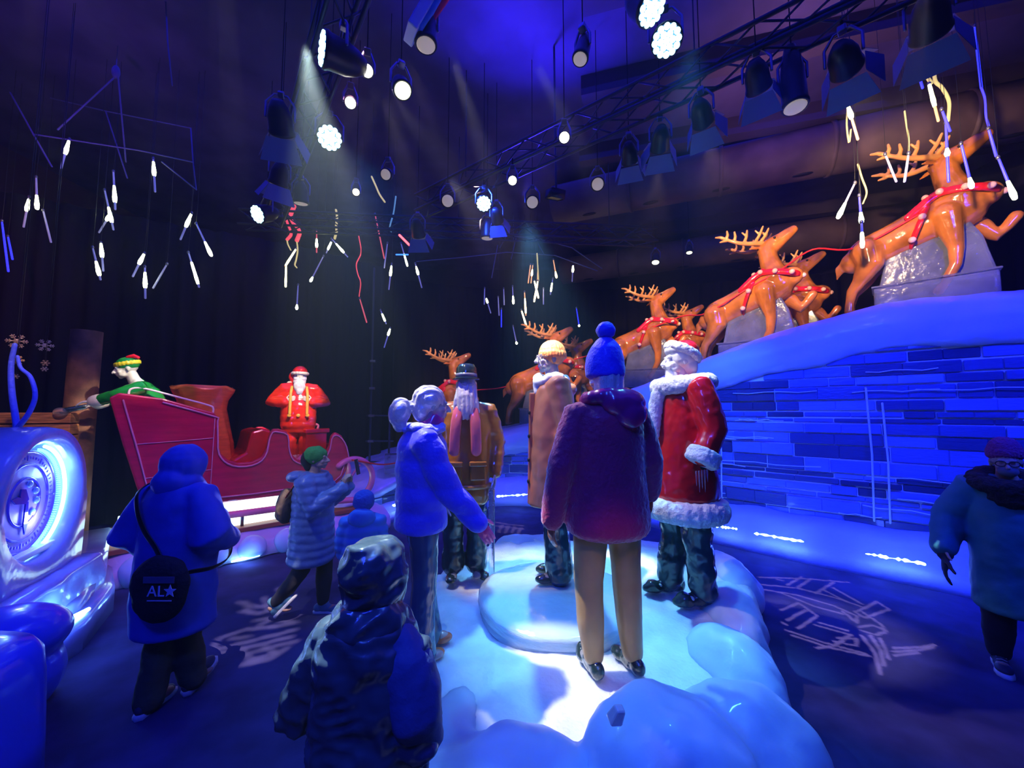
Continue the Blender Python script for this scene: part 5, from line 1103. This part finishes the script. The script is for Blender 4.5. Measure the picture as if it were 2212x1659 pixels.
for (px, py, z, kind, tg, lab, r, kw) in (
    (712, 298, Z, 'led', EYE, 'bright cyan LED stage light over the left truss', .125, {}),
    (1440, 88, Z, 'led', EYE+V((.5, .3, 0)), 'brightest cyan LED stage light at the upper right truss', .115, {}),
    (1408, 20, Z+.1, 'led', EYE+V((2.6, .9, 0)), 'LED stage light turned aside, at the top edge above the brightest one', .115, {}),
    (1045, 440, Z, 'led', EYE, 'small cyan LED stage light above the centre', .105, {}),
    (697, 105, Z, 'led', V((-7, -1.0, 4.6)), 'LED stage light seen edge-on, upper left of centre', .13, {}),
    (556, 463, Z, 'led', V((-6, 1.0, 2.0)), 'LED stage light seen edge-on, low at the left truss end', .13, {}),
    (793, 153, Z, 'bright', EYE, 'small white stage light, highest of the bright pair at the left truss', .055, {}),
    (757, 222, Z, 'bright', EYE, 'small white stage light, lower of the bright pair at the left truss', .055, {}),
    (870, 196, Z, 'bright', EYE+V((.1, 1.6, 0)), 'large pale yellow stage light right of the bright pair', .085, dict(color=(.95, 1, .62), s=5)),
    (769, 415, Z, 'bright', EYE, 'small warm stage light above the blurred icicles', .05, dict(color=(1, .82, .45), s=8)),
    (1107, 390, Z, 'bright', EYE, 'white star-bright stage light at the picture centre', .06, dict(s=30)),
    (1219, 297, Z, 'bright', EYE, 'white stage light on the long truss, right of centre', .06, dict(s=20)),
    (833, 377, Z, 'off', EYE+V((-2, 0, 0)), 'unlit cream-lensed stage light on the left truss', .07, {}),
    (967, 434, Z, 'off', EYE, 'cream-lensed stage light left of the small cyan LED', .09, {}),
    (1150, 437, Z, 'off', EYE, 'cream-lensed stage light right of the small cyan LED', .09, {}),
    (1291, 398, Z, 'off', EYE, 'cream-lensed stage light below the long truss', .085, {}),
    (1253, 128, Z, 'off', V((-.6, 1.8, 0)), 'black cylinder stage light with a grey lens, top centre', .065, dict(L=.3)),
    (920, 98, Z, 'off', V((-.6, 2.6, 0)), 'large black cylinder stage light beside the hanging red and white panel', .085, dict(L=.36)),
    (1718, 232, 4.7, 'off', V((2.4, 2.9, 0)), 'long black profile stage light hanging below the right truss', .10, dict(L=.62)),
    (1830, 150, 4.9, 'barn', V((5.6, 5.4, 4.4)), 'barn-door stage light aimed at the topmost reindeer', .11, dict(beam=((5.55, 5.3, 4.8), 750, WARM, 62, .7, .05))),
    (2010, 75, 5.0, 'barn', V((6.8, 6.0, 3.0)), 'barn-door stage light near the upper right corner', .12, {}),
    (1520, 265, Z, 'barn', V((4.2, 6.8, 4.0)), 'barn-door stage light above the middle reindeer', .10, dict(beam=((4.1, 6.8, 4.2), 900, WARM, 50, .7, .05))),
    (1425, 320, Z, 'barn', V((3.0, 8.8, 3.6)), 'barn-door stage light, second along the long truss', .10, dict(beam=((3.1, 8.8, 3.9), 1100, WARM, 34, .7, .05))),
    (1360, 350, Z, 'barn', V((3.0, 8.8, 2.8)), 'barn-door stage light, third along the long truss', .09, {}),
    (1075, 480, Z, 'barn', V((.4, 9.4, 2.8)), 'small barn-door stage light below the centre LED', .09, {}),
    (1052, 515, 4.75, 'off', V((-.5, 6.6, 0)), 'downward hanging stage light under the centre LED', .10, dict(L=.3)),
    (610, 290, Z, 'barn', V((-3.6, 7.4, 2.2)), 'barn-door stage light with a lit yellow flap on the left truss', .12, {}),
    (600, 400, Z, 'barn', V((-4.6, 6.4, 1.5)), 'dark barn-door stage light at the cluttered left truss end', .11, {}),
    (905, 510, Z, 'barn', V((-1.5, 9.8, 2.2)), 'barn-door stage light right of the blurred red icicles', .11, {}),
    (650, 440, Z, 'off', V((-3.3, 6.4, 0)), 'downlight at the end of the left truss', .10, dict(L=.3)),
    (1640, 195, Z, 'barn', V((5.0, 6.5, 2.4)), 'flat stage light between the long profile light and the truss', .10, {}),
    (1416, 567, 5.4, 'bright', V((2.4, 7.4, 0)), 'small pale downlight far right of centre', .09, dict(color=(.95, 1, .6), s=6)),
    (1489, 546, 5.6, 'bright', V((3.4, 8.0, 0)), 'smaller pale downlight farthest right of centre', .07, dict(color=(.95, 1, .6), s=5))):
    if tg is EYE: tg = EYE
    lamp(px, py, z, kind, tg, lab, r, **kw)
# hanging sign panel, red and white, top centre
sp = thing('hanging_sign', at(935, -10, 2.9), 'red, white and blue hanging sign cut off by the top edge', 'sign', rot=(R(10), R(24), R(30)))
M().box((0, 0, .0), (.08, .22, .80)).build('white_edge', mat('panel_white', (.7, .72, .95), .5), sp, bevel=.01); M().box((.055, -.0, .02), (.03, .20, .74)).build('blue_face', mat('panel_blue', (.05, .2, .9), .5), sp)
M().tube([(.072, -.04, .36), (.074, .0, .05), (.072, .03, -.25)], [.045, .04, .015], 8, .6).build('red_mark', mat('panel_red', (.9, .02, .10), .5), sp)
M().tube([(0, 0, .3), (0.0, 0, 1.9)], .006, 6).build('hanging_cable', blackp, sp)

# ---- icicle light tubes
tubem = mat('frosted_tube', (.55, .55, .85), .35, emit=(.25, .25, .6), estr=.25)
tubeb = mat('blue_lit_tube', (.1, .1, .9), .35, emit=(.02, .03, 1), estr=1.6)
tubeo = mat('amber_lit_tube', (.8, .5, .3), .35, emit=(1, .42, .15), estr=1.0)
tuber = mat('red_lit_tube', (.7, .2, .2), .35, emit=(1, .12, .12), estr=.6)
gl = glow('icicle_glow', (.90, 1.0, .52), 12); glo = glow('icicle_glow_amber', (1, .72, .32), 9); gly = glow('icicle_glow_yellow', (1, .95, .45), 5)
ICI = {
 'upper left': (5.6, [(150,300,132,363,.08,.5,'w'),(331,342,335,414,.12,.5,'w'),(245,370,249,452,.4,.8,'w'),(226,410,245,496,.45,.8,'w'),(240,460,214,502,.0,.35,'w'),(78,382,80,450,.6,1,'w'),(63,425,51,490,.1,.45,'w'),(93,454,110,523,0,0,'w'),(4,477,18,586,0,0,'b'),(17,510,27,560,0,0,'b'),
   (200,534,217,604,.45,.85,'w'),(218,524,223,585,.05,.5,'w'),(312,547,287,597,.05,.45,'w'),(313,576,314,644,.2,.65,'w'),(361,570,331,622,0,0,'w'),(414,460,390,517,.05,.5,'w'),(424,483,456,551,.6,1,'w'),(407,545,430,620,.3,.9,'w')]),
 'above the sleigh': (7.3, [(640,537,616,575,.05,.95,'y'),(618,573,617,619,.05,1,'y'),(644,615,641,667,.85,1,'w'),(684,498,684,545,.4,.75,'r'),(716,522,705,546,0,.7,'w'),(699,553,671,607,.85,1,'w'),(716,515,751,555,.3,.75,'w'),(777,645,792,696,0,0,'r'),(810,462,830,558,0,0,'r'),(837,525,830,578,0,0,'w'),
   (846,570,840,625,.1,.45,'w'),(866,525,880,574,.5,1,'w'),(897,569,911,621,.15,.45,'w'),(822,670,834,699,.3,.8,'w'),(843,709,830,750,.05,.35,'w')]),
 'centre': (10.0, [(1047,622,1046,657,0,0,'w'),(1050,644,1060,676,0,.3,'w'),(1076,641,1078,681,0,0,'w'),(1088,623,1089,658,0,0,'w'),(1083,667,1083,706,0,0,'b'),(1107,618,1109,655,.6,1,'w'),(1108,704,1116,742,.92,1,'w'),(1146,571,1141,611,0,0,'o'),(1151,571,1147,611,.3,.6,'o'),(1154,606,1163,643,.05,1,'o'),(1162,606,1154,651,.05,1,'o'),
   (1162,574,1161,620,0,0,'o'),(1133,630,1136,681,.3,.9,'o'),(1126,669,1138,707,.1,.9,'o'),(1174,623,1174,657,0,0,'w'),(1194,602,1189,636,.3,.8,'w'),(1195,560,1202,599,.7,1,'o'),(1238,573,1236,608,0,.4,'w'),(1245,665,1251,704,.95,1,'b')]),
 'upper right': (4.4, [(1971,118,1993,190,0,0,'b'),(2007,181,2027,261,0,.6,'y'),(2034,236,2052,283,0,0,'b'),(2105,56,2120,190,0,0,'b'),(2043,265,2049,392,.45,.55,'b'),(2076,310,2099,404,.8,1,'b'),(2135,277,2152,337,0,0,'b'),(2156,340,2192,428,.6,1,'b'),(1832,229,1853,301,0,.35,'y'),(1912,333,1936,392,0,0,'w'),(1963,331,1954,392,0,0,'w'),(1847,395,1811,469,.6,1,'w'),(1856,422,1861,480,.65,1,'b'),(1861,480,1863,533,.45,1,'w')])}
ordn = ['first', 'second', 'third', 'fourth', 'fifth', 'sixth', 'seventh', 'eighth', 'ninth', 'tenth', 'eleventh', 'twelfth', 'thirteenth', 'fourteenth', 'fifteenth', 'sixteenth', 'seventeenth', 'eighteenth', 'nineteenth', 'twentieth']
rnd = random.Random(11)
for grp, (d0, lst) in ICI.items():
    order = sorted(range(len(lst)), key=lambda i: lst[i][0]+lst[i][2])
    for rank, i in enumerate(order):
        x1, y1, x2, y2, g0, g1, c = lst[i]; dd = d0+rnd.uniform(-.25, .25); a = at(x1, y1, dd); b = at(x2, y2, dd+rnd.uniform(-.08, .08)); a = a; v = b-a
        state = 'unlit' if g1 == 0 else ('lit at its tip' if g0 > .55 else ('lit near its top' if g1 < .6 else 'lit in the middle'))
        cn = {'w': 'pale', 'b': 'blue', 'o': 'amber', 'r': 'reddish', 'y': 'yellow'}[c]
        t = thing('icicle_light', a, '%s icicle tube %s, %s from left in %s cluster' % (cn, state, ordn[rank], grp.replace('above the sleigh', 'middle-left').replace('centre', 'central')), 'icicle light', group='icicle lights, %s cluster' % grp)
        r = .0125 if grp != 'centre' else .015
        if grp == 'upper right': r = .013
        M().tube([V((0, 0, 0)), v*.5, v], [r*.8, r, r], 8).build('light_tube', {'w': tubem, 'b': tubeb, 'o': tubeo, 'r': tuber, 'y': tubeo}[c], t)
        M().ell((0, 0, 0), (r*1.4, r*1.4, r*2)).build('cap', metal, t)
        if g1: 
            n = 8; w1 = 2.1 if g0 > .5 or g1-g0 < .5 else 1.7
            M().tube([v*(g0+(g1-g0)*k/4) for k in range(5)], [r*1.15, r*1.4, r*w1*.85, r*w1, r*w1*.8], 10).build('glowing_leds', {'o': glo, 'y': gly}.get(c, gl), t)
        M().tube([V((0, 0, 0)), V((.01, 0, .3)), V((0, 0, CZ-.02-a.z))], .0025, 5).build('hanging_wire', blackp, t)
def wire(pts, d, r, m_, lab):
    P = smoothpts([at(x, y, d) for x, y in pts], 6); c_ = M().tube([tuple(q) for q in P], r, 6, 1.6); top_ = V(P[0]); t = thing('hanging_cord', top_, lab, 'cord', group='tangled icicle light cords'); c_.v = [tuple(V(v)-top_) for v in c_.v]; c_.build('lit_cord', m_, t); M().tube([V((0, 0, 0)), V((0, 0, CZ-.02-top_.z))], .003, 5).build('hanging_wire', blackp, t)
wr = mat('red_lit_cord', (.6, .1, .1), .5, emit=(1, .08, .12), estr=.9); wy = mat('yellow_lit_cord', (.6, .5, .2), .5, emit=(1, .8, .3), estr=.55); wd_ = mat('dim_cord', (.2, .12, .12), .6); wb = mat('blue_lit_cord', (.1, .1, .6), .5, emit=(.02, .02, 1), estr=1.2)  # emission stands in for coloured light falling on plain cords
wire([(636, 445), (628, 465), (632, 480), (645, 495), (647, 505), (641, 520)], 7.2, .030, wr, 'wavy red-lit cord, right of the red pair above the sleigh')
wire([(617, 470), (622, 485), (629, 505), (620, 518)], 7.2, .022, wr, 'wavy red-lit cord, left of the red pair above the sleigh')
wire([(641, 520), (643, 540), (640, 560), (637, 572), (641, 578)], 7.2, .012, wy, 'yellow-lit lower end of the right red cord')
wire([(620, 518), (622, 528), (628, 540)], 7.2, .012, wy, 'yellow-lit lower end of the left red cord')
wire([(726, 454), (728, 470), (726, 490), (727, 500), (723, 515)], 7.2, .020, wy, 'yellow-lit twisted cord above the pair of spread tubes')
wire([(775, 510), (780, 545), (770, 570), (773, 592), (779, 610), (776, 640)], 7.3, .010, wr, 'long thin reddish cord over the pinkish tube')
wire([(803, 382), (812, 402), (820, 420), (831, 436)], 6.2, .014, wy, 'speckled cord slanting off the left truss')
wire([(855, 425), (850, 460), (842, 490), (845, 500)], 7.0, .014, mat('pale_cord', (.3, .45, .6), .4, emit=(.2, .5, .6), estr=.4), 'pale green cord in the middle of the tangle')
wire([(1998, 130), (2003, 165), (2013, 180)], 4.4, .012, wy, 'short yellow-lit cord, upper right cluster')
wire([(2015, 128), (2018, 160), (2022, 178), (2035, 190), (2050, 220), (2048, 262)], 4.4, .012, wy, 'long bent yellow-lit cord, upper right cluster')
wire([(1831, 232), (1829, 270), (1834, 308), (1838, 280)], 4.4, .007, wy, 'looped yellow cord at the left of the upper right cluster')
wire([(1853, 355), (1862, 385), (1872, 415), (1864, 440)], 4.4, .007, wy, 'dangling yellow cord above the double glowing tube')
wire([(1954, 240), (1958, 270), (1963, 300), (1963, 331)], 4.4, .006, wy, 'thin yellow cord above the unlit pale tube')
wire([(2120, 190), (2128, 215), (2130, 250), (2137, 277)], 4.4, .008, wb, 'blue-lit cord joining the rightmost tubes')
wire([(1160, 548), (1162, 580), (1163, 606)], 10, .018, wy, 'amber-lit cord in the centre cluster')
tag(M().tube([at(863, 508, 6.4), at(884, 529, 6.4)], .018, 8).build('led_bar', glow('red_bar', (1, .06, .08), 6)), 'short red LED bar among the hanging cords', 'LED bar')
tag(M().tube([at(856, 550, 6.4), at(881, 550, 6.4)], .012, 8).build('led_bar', glow('blue_bar', (.02, .1, 1), 5)), 'short blue LED bar below the red one', 'LED bar')

# ============================================================ GOBO PROJECTORS (patterns of light on the carpet)
def gobo(pos, strokes, center, label, energy, color, cell=.014, hd_=.12, rad=.0003, hs=.3):
    pos = V(pos); c = V((center[0], center[1], 0)); ax_ = (c-pos).normalized()
    e1 = ax_.cross(V((0, 0, 1))).normalized(); e2 = e1.cross(ax_)
    def pj(x, y):
        r_ = V((x, y, 0))-pos; k = hd_/r_.dot(ax_); q = r_*k; return q.dot(e1), q.dot(e2)
    S_ = []
    for pts, wdt in strokes:
        P = [pj(*p) for p in pts]; dist = (V((pts[0][0], pts[0][1], 0))-pos).length; S_.append((P, wdt*hd_/dist/2))
    xs_ = [p[0] for P, _ in S_ for p in P]; ys_ = [p[1] for P, _ in S_ for p in P]; pad = .012; x0, x1, y0, y1 = min(xs_)-pad, max(xs_)+pad, min(ys_)-pad, max(ys_)+pad
    dist = (c-pos).length; cs = cell*hd_/dist; nx_, ny_ = int((x1-x0)/cs), int((y1-y0)/cs); x1 = x0+nx_*cs; y1 = y0+ny_*cs
    gx = x0+(np.arange(nx_)+.5)*cs; gy = y0+(np.arange(ny_)+.5)*cs; X, Y_ = np.meshgrid(gx, gy); hole = np.zeros_like(X, bool)
    for P, w2 in S_:
        for a, b in zip(P[:-1], P[1:]):
            ax2, ay2 = a; bx, by = b; dx, dy = bx-ax2, by-ay2; L2 = dx*dx+dy*dy+1e-12
            tt = np.clip(((X-ax2)*dx+(Y_-ay2)*dy)/L2, 0, 1); hole |= np.hypot(X-ax2-tt*dx, Y_-ay2-tt*dy) < w2
    m_ = M(); to = lambda x, y: e1*x+e2*y+ax_*hd_
    for j in range(ny_):                        # merge each row into runs
        i = 0
        while i < nx_:
            if hole[j, i]: i += 1; continue
            k = i
            while k < nx_ and not hole[j, k]: k += 1
            m_.add([to(x0+i*cs, y0+j*cs), to(x0+k*cs, y0+j*cs), to(x0+k*cs, y0+(j+1)*cs), to(x0+i*cs, y0+(j+1)*cs)], [(0, 1, 2, 3)]); i = k
    B_ = hs
    for qx0, qx1, qy0, qy1 in ((-B_, x0, -B_, B_), (x1, B_, -B_, B_), (x0, x1, -B_, y0), (x0, x1, y1, B_)): m_.add([to(qx0, qy0), to(qx1, qy0), to(qx1, qy1), to(qx0, qy1)], [(0, 1, 2, 3)])
    t = thing('gobo_projector', pos, label, 'projector', group='gobo projectors')
    m_.build('gobo_plate', blackp, t, smooth=False)
    q = ax_.to_track_quat('-Z', 'Y').to_matrix(); hb_ = M()
    for s1, s2, wa, wb_ in ((1, 0, .01, 2*hs), (-1, 0, .01, 2*hs), (0, 1, 2*hs, .01), (0, -1, 2*hs, .01)): hb_.box(q @ V((s1*hs, s2*hs, -.5*hd_+.02)), (wa, wb_, hd_+.06), q)
    hb_.box(q @ V((0, 0, .055)), (2*hs, 2*hs, .01), q); hb_.build('housing', blackp, t)
    M().tube([q @ V((0, 0, .08)), V((0, 0, CZ-pos.z-.02))], .015, 8).build('hanger_pipe', tm, t)
    l = bpy.data.lights.new('gobo_lamp', 'SPOT'); l.energy = energy; l.color = color; l.shadow_soft_size = rad; l.spot_size = R(120); l.spot_blend = .1
    o = bpy.data.objects.new('gobo_lamp', l); COL.objects.link(o); o.location = pos; o.rotation_euler = ax_.to_track_quat('-Z', 'Y').to_euler()
def fl(pts, w_): return ([tuple(lev(x, y)[:2]) for x, y in pts], w_)
W1 = .028
right_st = [fl(p, W1) for p in (
    [(1640, 1247), (1740, 1250), (1832, 1258)], [(1640, 1262), (1720, 1270), (1800, 1290), (1860, 1310)], [(1640, 1272), (1720, 1285), (1800, 1308), (1850, 1330)], [(1690, 1282), (1760, 1310), (1820, 1326)],
    [(1700, 1264), (1732, 1246)], [(1722, 1270), (1752, 1250)], [(1762, 1282), (1800, 1258)], [(1722, 1270), (1762, 1280)], [(1690, 1254), (1680, 1252)], [(1780, 1275), (1830, 1300)], [(1800, 1270), (1862, 1305)],
    [(1848, 1322), (1895, 1300), (1920, 1316), (1868, 1335), (1848, 1322)], [(1820, 1320), (1850, 1345), (1852, 1330)],
    [(1688, 1318), (1725, 1302), (1765, 1330), (1730, 1354)], [(1700, 1340), (1740, 1318)], [(1735, 1350), (1724, 1358)], [(1690, 1345), (1700, 1350)],
    [(1700, 1362), (1780, 1388), (1870, 1412)], [(1710, 1372), (1790, 1398), (1880, 1418)], [(1765, 1400), (1800, 1395), (1838, 1372)], [(1800, 1385), (1850, 1395), (1850, 1380), (1810, 1378)],
    [(1855, 1355), (1885, 1350), (1915, 1362), (1895, 1372), (1860, 1362)], [(1860, 1372), (1890, 1410), (1902, 1456)], [(1880, 1372), (1902, 1405), (1910, 1438)], [(1900, 1378), (1912, 1400), (1920, 1424)], [(1860, 1320), (1905, 1350), (1912, 1368)],
    [(1930, 1400), (1990, 1398), (2025, 1392)], [(1930, 1408), (1990, 1404), (2015, 1398)], [(1932, 1416), (1985, 1410)], [(1760, 1350), (1840, 1372)], [(1770, 1345), (1830, 1362)])]
gobo((2.6, 2.2, 5.0), right_st, lev(1820, 1340)[:2], 'projector throwing the music-note pattern on the carpet at the right', 2600, (1, .76, .74))
left_st = [fl(p, .035) for p in (
    [(515, 1300), (560, 1312), (600, 1300), (645, 1262)], [(520, 1320), (560, 1325), (610, 1312)], [(530, 1300), (540, 1325)], [(570, 1290), (580, 1320)], [(600, 1270), (620, 1300)],
    [(470, 1380), (530, 1360), (600, 1352)], [(440, 1410), (520, 1390), (600, 1370), (640, 1360)], [(450, 1418), (540, 1398), (630, 1375)], [(480, 1430), (560, 1405), (640, 1385)], [(500, 1380), (540, 1375)], [(585, 1355), (640, 1345), (600, 1340)],
    [(520, 1400), (540, 1425), (600, 1410), (570, 1398)], [(470, 1385), (450, 1415)], [(550, 1340), (600, 1332), (560, 1350)], [(620, 1340), (650, 1325)], [(520, 1436), (580, 1425), (620, 1400)])]
gobo((-1.4, 1.6, 5.0), left_st, lev(545, 1360)[:2], 'projector throwing the blurred music pattern on the carpet at the left', 3000, (1, .82, .70), cell=.018, rad=.0008)
mid_st = [fl(p, .05) for p in ([(1068, 1128), (1100, 1133), (1130, 1136)], [(1078, 1150), (1084, 1134)], [(1092, 1151), (1098, 1136)], [(1106, 1151), (1112, 1138)], [(1118, 1152), (1126, 1140)], [(1070, 1136), (1130, 1143)])]
gobo((.6, 5.2, 5.0), mid_st, lev(1100, 1140)[:2], 'projector throwing a small music pattern on the carpet behind the mound', 1300, (1, .75, .65), cell=.02, hd_=.05, hs=.10)
near_st = [fl(p, .10) for p in ([(1905, 1570), (1990, 1578), (2060, 1590), (2140, 1625), (2200, 1640)],)]
gobo((2.0, 1.2, 5.0), near_st, lev(2050, 1590)[:2], 'projector throwing a faint curved streak on the carpet at the lower right', 700, (1, .6, .8), rad=.006)
